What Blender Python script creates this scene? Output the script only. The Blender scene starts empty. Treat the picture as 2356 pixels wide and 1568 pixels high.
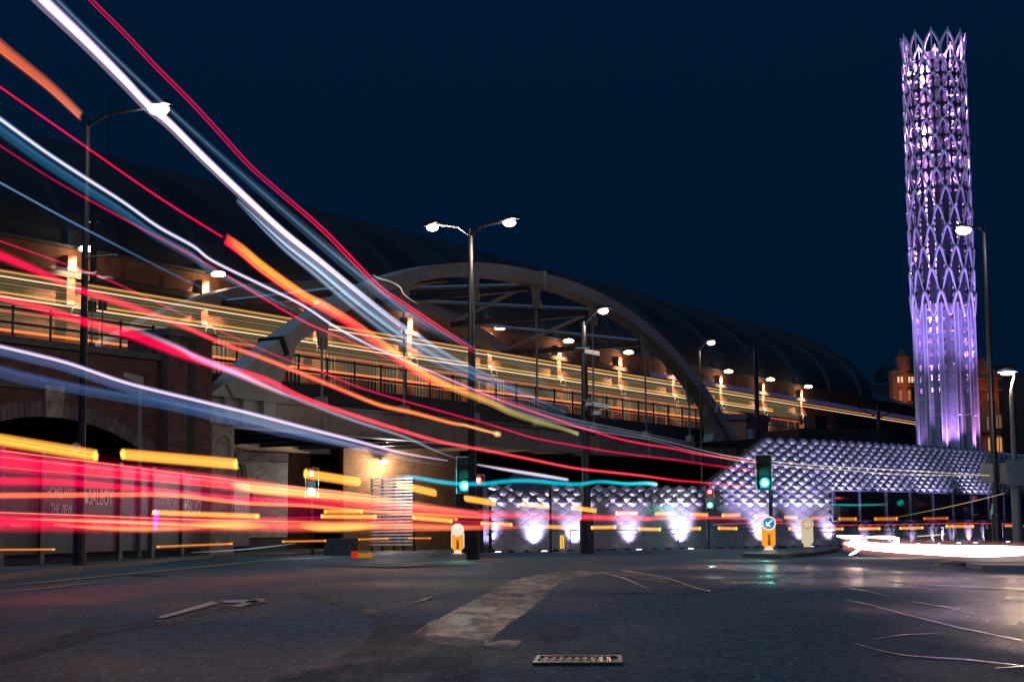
import bpy, bmesh, math, random
from mathutils import Vector, Matrix, noise
random.seed(7)
R = math.radians
S = bpy.context.scene
COL = S.collection

# ------------------------------------------------------------------ camera
FPX = 3900.0; CX, CY = 1178.0, 784.0          # focal length / centre in units of a 2356 px wide frame
CAM_H = 0.9; PITCH = math.atan(441/3900); ROLL = 0.010
cd = bpy.data.cameras.new('camera'); cam = bpy.data.objects.new('camera', cd); COL.objects.link(cam)
cd.sensor_width = 36; cd.lens = 36*FPX/2356; cd.clip_end = 3000; cd.clip_start = 0.1
CROT = Matrix.Rotation(R(90)+PITCH, 3, 'X') @ Matrix.Rotation(-ROLL, 3, 'Z')
cam.matrix_world = Matrix.Translation((0, 0, CAM_H)) @ CROT.to_4x4()
S.camera = cam
# ------------------------------------------------------------------ world
w = bpy.data.worlds.new('World'); S.world = w; w.use_nodes = True
nt = w.node_tree; nt.nodes.clear()
out = nt.nodes.new('ShaderNodeOutputWorld'); bg = nt.nodes.new('ShaderNodeBackground')
tc = nt.nodes.new('ShaderNodeTexCoord'); sp = nt.nodes.new('ShaderNodeSeparateXYZ')
rp = nt.nodes.new('ShaderNodeValToRGB')
rp.color_ramp.elements[0].position = 0.0; rp.color_ramp.elements[0].color = (0.0008, 0.0062, 0.0215, 1)
rp.color_ramp.elements[1].position = 0.45; rp.color_ramp.elements[1].color = (0.0005, 0.0108, 0.0335, 1)
nt.links.new(tc.outputs['Generated'], sp.inputs[0]); nt.links.new(sp.outputs['Z'], rp.inputs[0])
nt.links.new(rp.outputs[0], bg.inputs[0]); nt.links.new(bg.outputs[0], out.inputs[0])
bg.inputs[1].default_value = 1.0
# weak, very soft night glow from over the street
sd = bpy.data.lights.new('night_glow', 'SUN'); sd.energy = 1.0; sd.angle = R(40); sd.color = (0.34, 0.62, 1.0)
so = bpy.data.objects.new('night_glow', sd); COL.objects.link(so); so.rotation_euler = (R(28), R(-22), 0)
S.view_settings.view_transform = 'Standard'; S.view_settings.look = 'None'
S.view_settings.exposure = 0.0; S.view_settings.gamma = 1.0
cy = S.cycles
cy.transparent_max_bounces = 96; cy.max_bounces = 6; cy.diffuse_bounces = 2; cy.glossy_bounces = 3
cy.sample_clamp_indirect = 3.0; cy.use_denoising = True; cy.caustics_reflective = False; cy.caustics_refractive = False
cy.use_light_tree = True

# ------------------------------------------------------------------ pixel -> place
def ray(px, py): return CROT @ Vector(((px-CX)/FPX, -(py-CY)/FPX, -1.0))
O = Vector((0, 0, CAM_H))
def W(px, py, Y):
    r = ray(px, py); return O + r*(Y/r.y)
def G(px, py, z=0.0):
    r = ray(px, py); return O + r*((z-CAM_H)/r.z)
def gz(px, Y, z=0.0):          # point at height z under a pixel column, depth Y
    r = ray(px, 1225); return Vector((r.x*Y/r.y, Y, z))
_r = ray(3500, 1202); D = Vector((_r.x, _r.y, 0)).normalized(); N = Vector((-D.y, D.x, 0)); Z = Vector((0, 0, 1))
def PL(px, py, c):
    r = ray(px, py); k = c/(r.dot(N)); return O + r*k
def TZ(px, py, c):
    p = PL(px, py, c); return p.dot(D), p.z
def B(t, c, z): return D*t + N*c + Z*z
def tx(px, c, y=1000): return PL(px, y, c).dot(D)

# ------------------------------------------------------------------ materials
MATS = {}
def nodes(name):
    m = bpy.data.materials.new(name); m.use_nodes = True
    return m, m.node_tree, m.node_tree.nodes['Principled BSDF']
def mat(name, col, rough=0.6, metal=0.0, var=0.25, scale=3.0, bump=0.0, bscale=40, spec=0.5, rnd=0.0, coat=0.0):
    if name in MATS: return MATS[name]
    m, t, b = nodes(name)
    b.inputs['Roughness'].default_value = rough; b.inputs['Metallic'].default_value = metal
    b.inputs['Specular IOR Level'].default_value = spec; b.inputs['Coat Weight'].default_value = coat
    tcn = t.nodes.new('ShaderNodeTexCoord'); nz = t.nodes.new('ShaderNodeTexNoise')
    nz.inputs['Scale'].default_value = scale; nz.inputs['Detail'].default_value = 6
    t.links.new(tcn.outputs['Object'], nz.inputs['Vector'])
    cr = t.nodes.new('ShaderNodeValToRGB')
    cr.color_ramp.elements[0].position = 0.3; cr.color_ramp.elements[1].position = 0.7
    cr.color_ramp.elements[0].color = (*[c*(1-var) for c in col], 1)
    cr.color_ramp.elements[1].color = (*[min(1, c*(1+var)) for c in col], 1)
    t.links.new(nz.outputs[0], cr.inputs[0]); src = cr.outputs[0]
    if rnd:
        oi = t.nodes.new('ShaderNodeObjectInfo'); mr = t.nodes.new('ShaderNodeMapRange')
        mr.inputs['To Min'].default_value = 1-rnd; mr.inputs['To Max'].default_value = 1+rnd
        t.links.new(oi.outputs['Random'], mr.inputs[0])
        mx = t.nodes.new('ShaderNodeVectorMath'); mx.operation = 'SCALE'
        t.links.new(src, mx.inputs[0]); t.links.new(mr.outputs[0], mx.inputs['Scale']); src = mx.outputs[0]
    t.links.new(src, b.inputs['Base Color'])
    if bump:
        n2 = t.nodes.new('ShaderNodeTexNoise'); n2.inputs['Scale'].default_value = bscale; n2.inputs['Detail'].default_value = 4
        t.links.new(tcn.outputs['Object'], n2.inputs['Vector'])
        bp = t.nodes.new('ShaderNodeBump'); bp.inputs['Strength'].default_value = bump; bp.inputs['Distance'].default_value = 0.02
        t.links.new(n2.outputs[0], bp.inputs['Height']); t.links.new(bp.outputs[0], b.inputs['Normal'])
    MATS[name] = m; return m
def brickmat(name, c1, c2, mortar, sc=1.0, bump=0.6):
    m, t, b = nodes(name); b.inputs['Roughness'].default_value = 0.8
    tcn = t.nodes.new('ShaderNodeTexCoord'); br = t.nodes.new('ShaderNodeTexBrick')
    sx = t.nodes.new('ShaderNodeSeparateXYZ'); cb = t.nodes.new('ShaderNodeCombineXYZ')
    ad = t.nodes.new('ShaderNodeMath'); ad.operation = 'ADD'
    t.links.new(tcn.outputs['Object'], sx.inputs[0]); t.links.new(sx.outputs[0], ad.inputs[0]); t.links.new(sx.outputs[1], ad.inputs[1])
    t.links.new(ad.outputs[0], cb.inputs[0]); t.links.new(sx.outputs[2], cb.inputs[1])
    t.links.new(cb.outputs[0], br.inputs['Vector'])
    br.inputs['Scale'].default_value = sc; br.inputs['Brick Width'].default_value = 0.3; br.inputs['Row Height'].default_value = 0.085
    br.inputs['Mortar Size'].default_value = 0.010; br.inputs['Bias'].default_value = -0.2
    br.inputs['Color1'].default_value = (*c1, 1); br.inputs['Color2'].default_value = (*c2, 1); br.inputs['Mortar'].default_value = (*mortar, 1)
    nz = t.nodes.new('ShaderNodeTexNoise'); nz.inputs['Scale'].default_value = 1.3; nz.inputs['Detail'].default_value = 7
    t.links.new(tcn.outputs['Object'], nz.inputs['Vector'])
    mx = t.nodes.new('ShaderNodeMixRGB'); mx.blend_type = 'MULTIPLY'; mx.inputs[0].default_value = 0.7
    mr = t.nodes.new('ShaderNodeMapRange'); mr.inputs[1].default_value = 0.3; mr.inputs[2].default_value = 0.7; mr.inputs[3].default_value = 0.5; mr.inputs[4].default_value = 1.2
    t.links.new(nz.outputs[0], mr.inputs[0]); t.links.new(br.outputs[0], mx.inputs[1]); t.links.new(mr.outputs[0], mx.inputs[2])
    t.links.new(mx.outputs[0], b.inputs['Base Color'])
    bp = t.nodes.new('ShaderNodeBump'); bp.inputs['Strength'].default_value = bump; bp.inputs['Distance'].default_value = 0.02; bp.invert = True
    t.links.new(br.outputs['Fac'], bp.inputs['Height']); t.links.new(bp.outputs[0], b.inputs['Normal'])
    return m
def emat(name, col, strength, sampling='AUTO'):
    if name in MATS: return MATS[name]
    m = bpy.data.materials.new(name); m.use_nodes = True; t = m.node_tree; t.nodes.clear()
    o = t.nodes.new('ShaderNodeOutputMaterial'); e = t.nodes.new('ShaderNodeEmission')
    e.inputs[0].default_value = (*col, 1); e.inputs[1].default_value = strength
    t.links.new(e.outputs[0], o.inputs[0])
    try: m.cycles.emission_sampling = sampling
    except Exception: pass
    MATS[name] = m; return m
WETSPOTS = [(*G(2010, 1330).xy, 4.0, 30, .38), (*G(1750, 1310).xy, 1.6, 8, .6), (*G(1070, 1290).xy, 1.6, 10, .55), (*G(1500, 1450).xy, 1.0, 5, .8)]
def asphalt(name, c, rlo, rhi, bump=0.5, wet=0.0, fine=55):
    m, t, b = nodes(name)
    tcn = t.nodes.new('ShaderNodeTexCoord')
    n1 = t.nodes.new('ShaderNodeTexNoise'); n1.inputs['Scale'].default_value = 0.35; n1.inputs['Detail'].default_value = 8
    mp = t.nodes.new('ShaderNodeMapping'); mp.inputs['Scale'].default_value = (1.0, 0.45, 1)
    t.links.new(tcn.outputs['Object'], mp.inputs[0]); t.links.new(mp.outputs[0], n1.inputs['Vector'])
    n2 = t.nodes.new('ShaderNodeTexNoise'); n2.inputs['Scale'].default_value = fine; n2.inputs['Detail'].default_value = 3
    t.links.new(tcn.outputs['Object'], n2.inputs['Vector'])
    vo = t.nodes.new('ShaderNodeTexVoronoi'); vo.inputs['Scale'].default_value = 38
    t.links.new(tcn.outputs['Object'], vo.inputs['Vector'])
    cr = t.nodes.new('ShaderNodeValToRGB'); e = cr.color_ramp.elements
    e[0].position = 0.30; e[0].color = (*[x*0.55 for x in c], 1); e[1].position = 0.72; e[1].color = (*[x*1.4 for x in c], 1)
    t.links.new(n1.outputs[0], cr.inputs[0])
    n3 = t.nodes.new('ShaderNodeTexNoise'); n3.inputs['Scale'].default_value = 9; n3.inputs['Detail'].default_value = 8; n3.inputs['Roughness'].default_value = .85
    mp3 = t.nodes.new('ShaderNodeMapping'); mp3.inputs['Scale'].default_value = (1.0, 0.22, 1)
    t.links.new(tcn.outputs['Object'], mp3.inputs[0]); t.links.new(mp3.outputs[0], n3.inputs['Vector'])
    sp3 = t.nodes.new('ShaderNodeValToRGB'); e = sp3.color_ramp.elements
    e[0].position = 0.36; e[0].color = (0.30, 0.30, 0.30, 1); e[1].position = 0.66; e[1].color = (2.1, 2.05, 2.0, 1)
    t.links.new(n3.outputs[0], sp3.inputs[0])
    sp2 = t.nodes.new('ShaderNodeValToRGB'); e = sp2.color_ramp.elements
    e[0].position = 0.35; e[0].color = (0.45, 0.45, 0.45, 1); e[1].position = 0.72; e[1].color = (1.9, 1.85, 1.8, 1)
    t.links.new(n2.outputs[0], sp2.inputs[0])
    mx = t.nodes.new('ShaderNodeMixRGB'); mx.blend_type = 'MULTIPLY'; mx.inputs[0].default_value = 1
    t.links.new(cr.outputs[0], mx.inputs[1]); t.links.new(sp2.outputs[0], mx.inputs[2])
    mx2 = t.nodes.new('ShaderNodeMixRGB'); mx2.blend_type = 'MULTIPLY'; mx2.inputs[0].default_value = 1
    t.links.new(mx.outputs[0], mx2.inputs[1]); t.links.new(sp3.outputs[0], mx2.inputs[2])
    n4 = t.nodes.new('ShaderNodeTexNoise'); n4.inputs['Scale'].default_value = 26; n4.inputs['Detail'].default_value = 2  # sparkle put into the colour: pale flecks imitate glints
    mp4 = t.nodes.new('ShaderNodeMapping'); mp4.inputs['Scale'].default_value = (1.0, 0.16, 1)
    t.links.new(tcn.outputs['Object'], mp4.inputs[0]); t.links.new(mp4.outputs[0], n4.inputs['Vector'])
    r4 = t.nodes.new('ShaderNodeMapRange'); r4.inputs[1].default_value = .60; r4.inputs[2].default_value = .72; r4.inputs[3].default_value = 0; r4.inputs[4].default_value = .85
    t.links.new(n4.outputs[0], r4.inputs[0]); mx4 = t.nodes.new('ShaderNodeMixRGB'); mx4.inputs[2].default_value = (.26, .25, .25, 1)
    t.links.new(r4.outputs[0], mx4.inputs[0]); t.links.new(mx2.outputs[0], mx4.inputs[1]); t.links.new(mx4.outputs[0], b.inputs['Base Color'])
    mr = t.nodes.new('ShaderNodeMapRange'); mr.inputs[1].default_value = 0.35; mr.inputs[2].default_value = 0.65
    mr.inputs[3].default_value = rlo; mr.inputs[4].default_value = rhi
    t.links.new(n1.outputs[0], mr.inputs[0]); rsrc = mr.outputs[0]
    geo = t.nodes.new('ShaderNodeNewGeometry')
    for (wx, wy, sx_, sy_, amt) in WETSPOTS:
        sb = t.nodes.new('ShaderNodeVectorMath'); sb.operation = 'SUBTRACT'; sb.inputs[1].default_value = (wx, wy, 0); t.links.new(geo.outputs['Position'], sb.inputs[0])
        ml = t.nodes.new('ShaderNodeVectorMath'); ml.operation = 'MULTIPLY'; ml.inputs[1].default_value = (1/sx_, 1/sy_, 0); t.links.new(sb.outputs[0], ml.inputs[0])
        ln = t.nodes.new('ShaderNodeVectorMath'); ln.operation = 'LENGTH'; t.links.new(ml.outputs[0], ln.inputs[0])
        nn_ = t.nodes.new('ShaderNodeMath'); nn_.operation = 'MULTIPLY_ADD'; nn_.inputs[1].default_value = 1.6; t.links.new(n1.outputs[0], nn_.inputs[0]); t.links.new(ln.outputs['Value'], nn_.inputs[2])
        wr = t.nodes.new('ShaderNodeMapRange'); wr.inputs[1].default_value = 1.0; wr.inputs[2].default_value = 1.9; wr.inputs[3].default_value = amt; wr.inputs[4].default_value = 1.0; wr.interpolation_type = 'SMOOTHSTEP'
        t.links.new(nn_.outputs[0], wr.inputs[0]); mm = t.nodes.new('ShaderNodeMath'); mm.operation = 'MULTIPLY'
        t.links.new(rsrc, mm.inputs[0]); t.links.new(wr.outputs[0], mm.inputs[1]); rsrc = mm.outputs[0]
    t.links.new(rsrc, b.inputs['Roughness'])
    hs = t.nodes.new('ShaderNodeMath'); hs.operation = 'ADD'
    t.links.new(n3.outputs[0], hs.inputs[0]); t.links.new(vo.outputs['Distance'], hs.inputs[1])
    bp = t.nodes.new('ShaderNodeBump'); bp.inputs['Strength'].default_value = bump; bp.inputs['Distance'].default_value = 0.012
    t.links.new(hs.outputs[0], bp.inputs['Height']); t.links.new(bp.outputs[0], b.inputs['Normal'])
    b.inputs['Specular IOR Level'].default_value = 0.16+wet
    iv = t.nodes.new('ShaderNodeMapRange'); iv.inputs[1].default_value = .12; iv.inputs[2].default_value = .32; iv.inputs[3].default_value = .75; iv.inputs[4].default_value = 0.16+wet
    t.links.new(rsrc, iv.inputs[0]); t.links.new(iv.outputs[0], b.inputs['Specular IOR Level'])
    return m
def worn(m, lo, hi):
    t = m.node_tree; o = t.nodes['Material Output']; b = t.nodes['Principled BSDF']
    tcn = t.nodes.new('ShaderNodeNewGeometry'); mp = t.nodes.new('ShaderNodeMapping'); mp.inputs['Scale'].default_value = (1.0, .3, 1)
    nz = t.nodes.new('ShaderNodeTexNoise'); nz.inputs['Scale'].default_value = 2.2; nz.inputs['Detail'].default_value = 10; nz.inputs['Roughness'].default_value = .78
    t.links.new(tcn.outputs['Position'], mp.inputs[0]); t.links.new(mp.outputs[0], nz.inputs['Vector'])
    mr = t.nodes.new('ShaderNodeMapRange'); mr.inputs[1].default_value = lo; mr.inputs[2].default_value = hi; t.links.new(nz.outputs[0], mr.inputs[0])
    tr = t.nodes.new('ShaderNodeBsdfTransparent'); mx = t.nodes.new('ShaderNodeMixShader')
    t.links.new(mr.outputs[0], mx.inputs[0]); t.links.new(tr.outputs[0], mx.inputs[1]); t.links.new(b.outputs[0], mx.inputs[2]); t.links.new(mx.outputs[0], o.inputs[0])
def glowmat():
    m = bpy.data.materials.new('light_trail_glow'); m.use_nodes = True; t = m.node_tree; t.nodes.clear()
    o = t.nodes.new('ShaderNodeOutputMaterial'); e = t.nodes.new('ShaderNodeEmission'); tr = t.nodes.new('ShaderNodeBsdfTransparent')
    a = t.nodes.new('ShaderNodeAttribute'); a.attribute_name = 'glow'; ad = t.nodes.new('ShaderNodeAddShader')
    t.links.new(a.outputs['Color'], e.inputs[0]); t.links.new(e.outputs[0], ad.inputs[0]); t.links.new(tr.outputs[0], ad.inputs[1])
    t.links.new(ad.outputs[0], o.inputs[0])
    try: m.cycles.emission_sampling = 'NONE'
    except Exception: pass
    return m
GLOW = glowmat()

M_road = asphalt('wet_asphalt', (0.030, 0.066, 0.090), 0.50, 0.78, 1.0)
M_wet = asphalt('soaked_asphalt', (0.040, 0.050, 0.062), 0.10, 0.34, 0.35)
M_patch = asphalt('worn_sheen_asphalt', (0.072, 0.062, 0.062), 0.30, 0.55, 1.0, 0.3, 30)  # worn tone with a pinkish sheen painted in
M_patch3 = asphalt('faded_asphalt', (0.062, 0.064, 0.070), 0.5, 0.75, 1.0, 0.0, 30)
worn(M_patch, .36, .56); worn(M_patch3, .42, .62)
M_patch2 = asphalt('dark_new_asphalt', (0.032, 0.038, 0.048), 0.42, 0.6, 0.5)
M_crack = mat('bitumen_joint', (0.010, 0.013, 0.018), 0.95, spec=0.0)
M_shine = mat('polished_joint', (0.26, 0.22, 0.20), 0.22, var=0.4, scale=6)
M_paint = mat('worn_road_paint', (0.30, 0.27, 0.23), 0.5, var=0.55, scale=9, bump=0.4, bscale=60)
M_yel = mat('worn_yellow_line', (0.30, 0.20, 0.08), 0.5, var=0.6, scale=7)
M_pave = asphalt('pavement', (0.070, 0.075, 0.080), 0.5, 0.7, 0.3)
M_slab = mat('stone_slab', (0.13, 0.12, 0.11), 0.45, var=0.35, scale=2, rnd=0.35, bump=0.3)
M_kerb = mat('kerb_stone', (0.12, 0.125, 0.13), 0.55, var=0.3, rnd=0.15)
M_steel = mat('bridge_grey_paint', (0.29, 0.285, 0.26), 0.5, var=0.12, scale=1.2, bump=0.05)
M_black = mat('black_paint', (0.012, 0.014, 0.018), 0.4, var=0.2)
M_pole = mat('dark_pole_paint', (0.010, 0.013, 0.020), 0.35, var=0.3)
M_gpole = mat('grey_pole_paint', (0.13, 0.135, 0.14), 0.4, var=0.2)
M_galv = mat('galvanised_steel', (0.22, 0.24, 0.27), 0.45, 0.4, var=0.2)
M_brick = mat('red_brick', (0.135, 0.062, 0.060), 0.8, var=0.45, scale=2.3, rnd=0.35)
M_dbrick = mat('blue_brick', (0.10, 0.075, 0.085), 0.7, var=0.3, rnd=0.3)
M_glaze = mat('white_glazed_brick', (0.55, 0.50, 0.40), 0.25, var=0.3, scale=1.7, rnd=0.22)
M_mortar = mat('mortar', (0.075, 0.07, 0.068), 0.9)
M_mortar2 = mat('pale_mortar', (0.10, 0.09, 0.08), 0.9)
M_stone = mat('weathered_sandstone', (0.23, 0.20, 0.17), 0.8, var=0.4, scale=2.2, bump=0.4)
M_cope = mat('dark_coping_stone', (0.06, 0.065, 0.07), 0.7, var=0.3, bump=0.3)
M_bwall = brickmat('hall_brick', (0.33, 0.13, 0.075), (0.22, 0.085, 0.055), (0.10, 0.07, 0.06))
M_dark = mat('black_void', (0.006, 0.008, 0.011), 0.8)
M_roof = mat('dark_roof_sheet', (0.008, 0.013, 0.020), 0.7, var=0.25, scale=0.6)
M_rib = mat('roof_rib_sheet', (0.012, 0.021, 0.034), 0.55, var=0.2, scale=0.8)
M_tile = mat('pale_aluminium_tile', (0.34, 0.34, 0.39), 0.38, 0.35, var=0.10, scale=1.5)
M_seam = mat('dark_seam_backing', (0.035, 0.038, 0.05), 0.6)
M_white = mat('white_metal', (0.62, 0.58, 0.66), 0.4, 0.1, var=0.06)
M_wframe = mat('white_frame', (0.55, 0.53, 0.5), 0.5)
M_tower = mat('shaded_shell_metal', (0.05, 0.055, 0.08), 0.45, 0.2, var=0.08)  # dark tone stands for the shaded faces of the petals
M_core = mat('tower_core_metal', (0.75, 0.66, 0.8), 0.5, 0.0, var=0.3, scale=1.6)
M_hotel = mat('dark_terracotta', (0.16, 0.075, 0.05), 0.7, var=0.4)
M_slate = mat('slate', (0.02, 0.022, 0.03), 0.6)
E_lamp = emat('street_lamp_light', (1.0, 0.72, 0.5), 14)
E_flood = emat('floodlight_lens', (1.0, 0.72, 0.46), 22)
E_cyan = emat('green_signal_light', (0.02, .80, 0.82), 1.2)
E_cyanw = emat('green_signal_core', (0.75, 1.0, 0.98), 14.0)
E_red = emat('red_signal_light', (1.0, 0.0, 0.04), 1.4)
E_redw = emat('red_signal_core', (1.0, 0.45, 0.25), 6.0)
E_whitew = emat('white_signal_core', (1.0, 0.85, 1.0), 12.0)
E_uplight = emat('ground_uplight_lens', (1.0, 0.85, 1.0), 14)
E_warmwin = emat('warm_lit_window', (1.0, 0.42, 0.12), 0.62)
E_coolglow = emat('added_cool_glow', (0.10, 0.22, 0.42), 0.10)
E_bollY = emat('lit_yellow_plastic', (1.0, 0.40, 0.03), 0.92)
E_bollW = emat('lit_white_plastic', (1.0, 0.80, 0.66), 0.95)
E_bollW2 = emat('lit_cream_plastic', (1.0, 0.82, 0.58), 0.62)
E_blue = emat('lit_blue_disc', (0.0, 0.24, 0.62), 0.9)

# ------------------------------------------------------------------ mesh helpers
class MB:
    def __init__(s): s.v = []; s.f = []; s.sm = False
    def quad(s, a, b, c, d):
        i = len(s.v); s.v += [a, b, c, d]; s.f.append((i, i+1, i+2, i+3)); return s
    def poly(s, pts):
        i = len(s.v); s.v += list(pts); s.f.append(tuple(range(i, i+len(pts)))); return s
    def box(s, o, u, v, w_):             # corner + three edge vectors
        o, u, v, w_ = Vector(o), Vector(u), Vector(v), Vector(w_)
        i = len(s.v)
        s.v += [o, o+u, o+u+v, o+v, o+w_, o+u+w_, o+u+v+w_, o+v+w_]
        F = [(0,3,2,1), (4,5,6,7), (0,1,5,4), (1,2,6,5), (2,3,7,6), (3,0,4,7)]
        if u.cross(v).dot(w_) < 0: F = [tuple(reversed(f)) for f in F]
        s.f += [tuple(i+k for k in f) for f in F]; return s
    def cbox(s, c, sx, sy, sz, ang=0, base=False):
        c = Vector(c); a = Vector((math.cos(ang), math.sin(ang), 0)); b = Vector((-math.sin(ang), math.cos(ang), 0))
        o = c - a*sx/2 - b*sy/2 - (Vector((0, 0, 0)) if base else Z*sz/2)
        return s.box(o, a*sx, b*sy, Z*sz)
    def tube(s, pts, r, n=8, caps=True):
        pts = [Vector(p) for p in pts]; rs = r if isinstance(r, (list, tuple)) else [r]*len(pts)
        i0 = len(s.v); prev = None
        for k, p in enumerate(pts):
            dr = (pts[min(k+1, len(pts)-1)] - pts[max(k-1, 0)]).normalized()
            if prev is None:
                up = Z if abs(dr.z) < 0.9 else Vector((1, 0, 0)); a = dr.cross(up).normalized()
            else: a = (prev - dr*prev.dot(dr)).normalized()
            prev = a; b = dr.cross(a)
            for j in range(n):
                q = 2*math.pi*j/n; s.v.append(p + (a*math.cos(q)+b*math.sin(q))*rs[k])
        for k in range(len(pts)-1):
            for j in range(n):
                a = i0+k*n+j; b = i0+k*n+(j+1) % n
                s.f.append((a, b, b+n, a+n))
        if caps:
            s.f.append(tuple(i0+j for j in reversed(range(n)))); e = i0+(len(pts)-1)*n
            s.f.append(tuple(e+j for j in range(n)))
        return s
    def lathe(s, base, prof, n=16):      # prof: (r,z)
        i0 = len(s.v); base = Vector(base)
        for r, z in prof:
            for j in range(n):
                q = 2*math.pi*j/n; s.v.append(base+Vector((r*math.cos(q), r*math.sin(q), z)))
        for k in range(len(prof)-1):
            for j in range(n):
                a = i0+k*n+j; b = i0+k*n+(j+1) % n; s.f.append((a, b, b+n, a+n))
        s.f.append(tuple(i0+j for j in reversed(range(n)))); e = i0+(len(prof)-1)*n
        s.f.append(tuple(e+j for j in range(n)))
        return s
    def prism(s, pts, ext):              # planar polygon extruded
        pts = [Vector(p) for p in pts]; ext = Vector(ext); n = len(pts)
        nn = sum(((pts[k]-pts[0]).cross(pts[(k+1) % n]-pts[0]) for k in range(n)), Vector())
        if nn.dot(ext) > 0: pts.reverse()
        i = len(s.v); s.v += pts + [p+ext for p in pts]
        s.f.append(tuple(range(i, i+n))); s.f.append(tuple(i+n+k for k in reversed(range(n))))
        for k in range(n): a = i+k; b = i+(k+1) % n; s.f.append((b, a, a+n, b+n))
        return s
    def mesh(s, name, off=Vector((0, 0, 0)), inv=None):
        me = bpy.data.meshes.new(name)
        vv = [tuple((v if isinstance(v, Vector) else Vector(v))-off) for v in s.v]
        if inv is not None: vv = [tuple(inv @ Vector(v)) for v in vv]
        me.from_pydata(vv, [], s.f); me.update(); return me
    def build(s, name, m, parent=None, smooth=False, kind=None):
        off = parent_off(parent) if parent else Vector((0, 0, 0))
        if not parent and s.v:
            xs = [v[0] for v in s.v]; ys = [v[1] for v in s.v]; off = Vector(((min(xs)+max(xs))/2, (min(ys)+max(ys))/2, 0))
        me = s.mesh(name, off); me.materials.append(m)
        if smooth or s.sm:
            for p in me.polygons: p.use_smooth = True
        o = bpy.data.objects.new(name, me); COL.objects.link(o)
        if parent: o.parent = parent
        else: o.location = off
        if kind: o['kind'] = kind
        return o
def parent_off(p):
    o = Vector((0, 0, 0))
    while p: o += Vector(p.location); p = p.parent
    return o
def thing(name, label, cat, loc, group=None):
    o = bpy.data.objects.new(name, None); COL.objects.link(o); o.location = loc; o.empty_display_size = 0.3
    o['label'] = label; o['category'] = cat
    if group: o['group'] = group
    return o
def tag(o, label, cat, group=None):
    o['label'] = label; o['category'] = cat
    if group: o['group'] = group
    return o
def struct(name, mb, m): return mb.build(name, m, None, kind='structure')
def dup(root, loc, label):
    r = root.copy(); COL.objects.link(r); r.location = loc; r['label'] = label
    for ch in list(root.children):
        c = ch.copy(); COL.objects.link(c); c.parent = r
        for g in list(ch.children):
            e = g.copy(); COL.objects.link(e); e.parent = c
    return r
def light(kind, loc, energy, col, parent=None, size=0.2, aim=None, spot=None, blend=0.6):
    l = bpy.data.lights.new('lamp_light', kind); l.energy = energy; l.color = col
    if kind in ('POINT', 'SPOT'): l.shadow_soft_size = size
    if spot: l.spot_size = R(spot); l.spot_blend = blend
    o = bpy.data.objects.new('lamp_light', l); COL.objects.link(o)
    loc = Vector(loc)
    if aim is not None: o.rotation_euler = (Vector(aim)-loc).to_track_quat('-Z', 'Y').to_euler()
    if parent: o.parent = parent; o.location = loc-parent_off(parent)
    else: o.location = loc
    return o
def text(s, size, loc, right, up, m, parent, name='lettering', align='CENTER', ext=0.004, sx=1.0):
    c = bpy.data.curves.new('t', 'FONT'); c.body = s; c.size = size; c.align_x = align; c.align_y = 'CENTER'; c.extrude = ext
    o = bpy.data.objects.new('t', c); COL.objects.link(o); bpy.context.view_layer.update()
    me = bpy.data.meshes.new_from_object(o.evaluated_get(bpy.context.evaluated_depsgraph_get()))
    bpy.data.objects.remove(o)
    right = Vector(right).normalized(); up = Vector(up).normalized(); nn = right.cross(up)
    M = Matrix(((right.x*sx, up.x, nn.x), (right.y*sx, up.y, nn.y), (right.z*sx, up.z, nn.z)))
    for v in me.vertices: v.co = M @ v.co
    me.materials.clear(); me.materials.append(m); me.name = name
    ob = bpy.data.objects.new(name, me); COL.objects.link(ob); ob.parent = parent
    ob.location = Vector(loc)-parent_off(parent); return ob

BRICKMESH = {}
def bricks(parent, org, u, v, L, H, m, mort, nf, bl=0.225, bh=0.075, gap=0.012, mask=None, limit=300, backing=True, name='brick', key=None):
    """courses of brick over the face org + a*u + b*v; nf is the outward normal"""
    org = Vector(org); u = Vector(u).normalized(); v = Vector(v).normalized(); nf = Vector(nf).normalized()
    ph = bh+gap; pw = bl+gap; cells = []
    for r in range(int(H/ph)):
        off = (pw/2 if r % 2 else 0)
        a = -off
        while a < L:
            a0 = max(a, 0); a1 = min(a+bl, L)
            if a1-a0 > 0.05 and (mask is None or mask((a0+a1)/2, r*ph+bh/2)): cells.append((a0, a1, r*ph))
            a += pw
    poff = parent_off(parent)
    full = [c for c in cells if abs(c[1]-c[0]-bl) < 1e-4]; part_ = [c for c in cells if abs(c[1]-c[0]-bl) >= 1e-4]
    random.shuffle(full)
    single = full[:limit]; rest = full[limit:]+part_
    mk = MB(); mk.box(Vector((0, 0, 0)), u*bl, v*bh, nf*0.05); me = mk.mesh(name); me.materials.append(m)
    for c in single:
        o = bpy.data.objects.new(name, me); COL.objects.link(o); o.parent = parent
        o.location = org+u*c[0]+v*c[2]-nf*0.035+nf*random.uniform(-0.004, 0.006)-poff
    if rest:
        mb = MB()
        for c in rest: mb.box(org+u*c[0]+v*c[2]-nf*0.035+nf*random.uniform(-0.004, 0.006), u*(c[1]-c[0]), v*bh, nf*0.05)
        mb.build('brickwork', m, parent, kind='stuff')
    if backing and mask is None:
        MB().box(org-nf*0.09, u*L, v*H, nf*0.088).build('mortar_bed', mort, parent)

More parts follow.
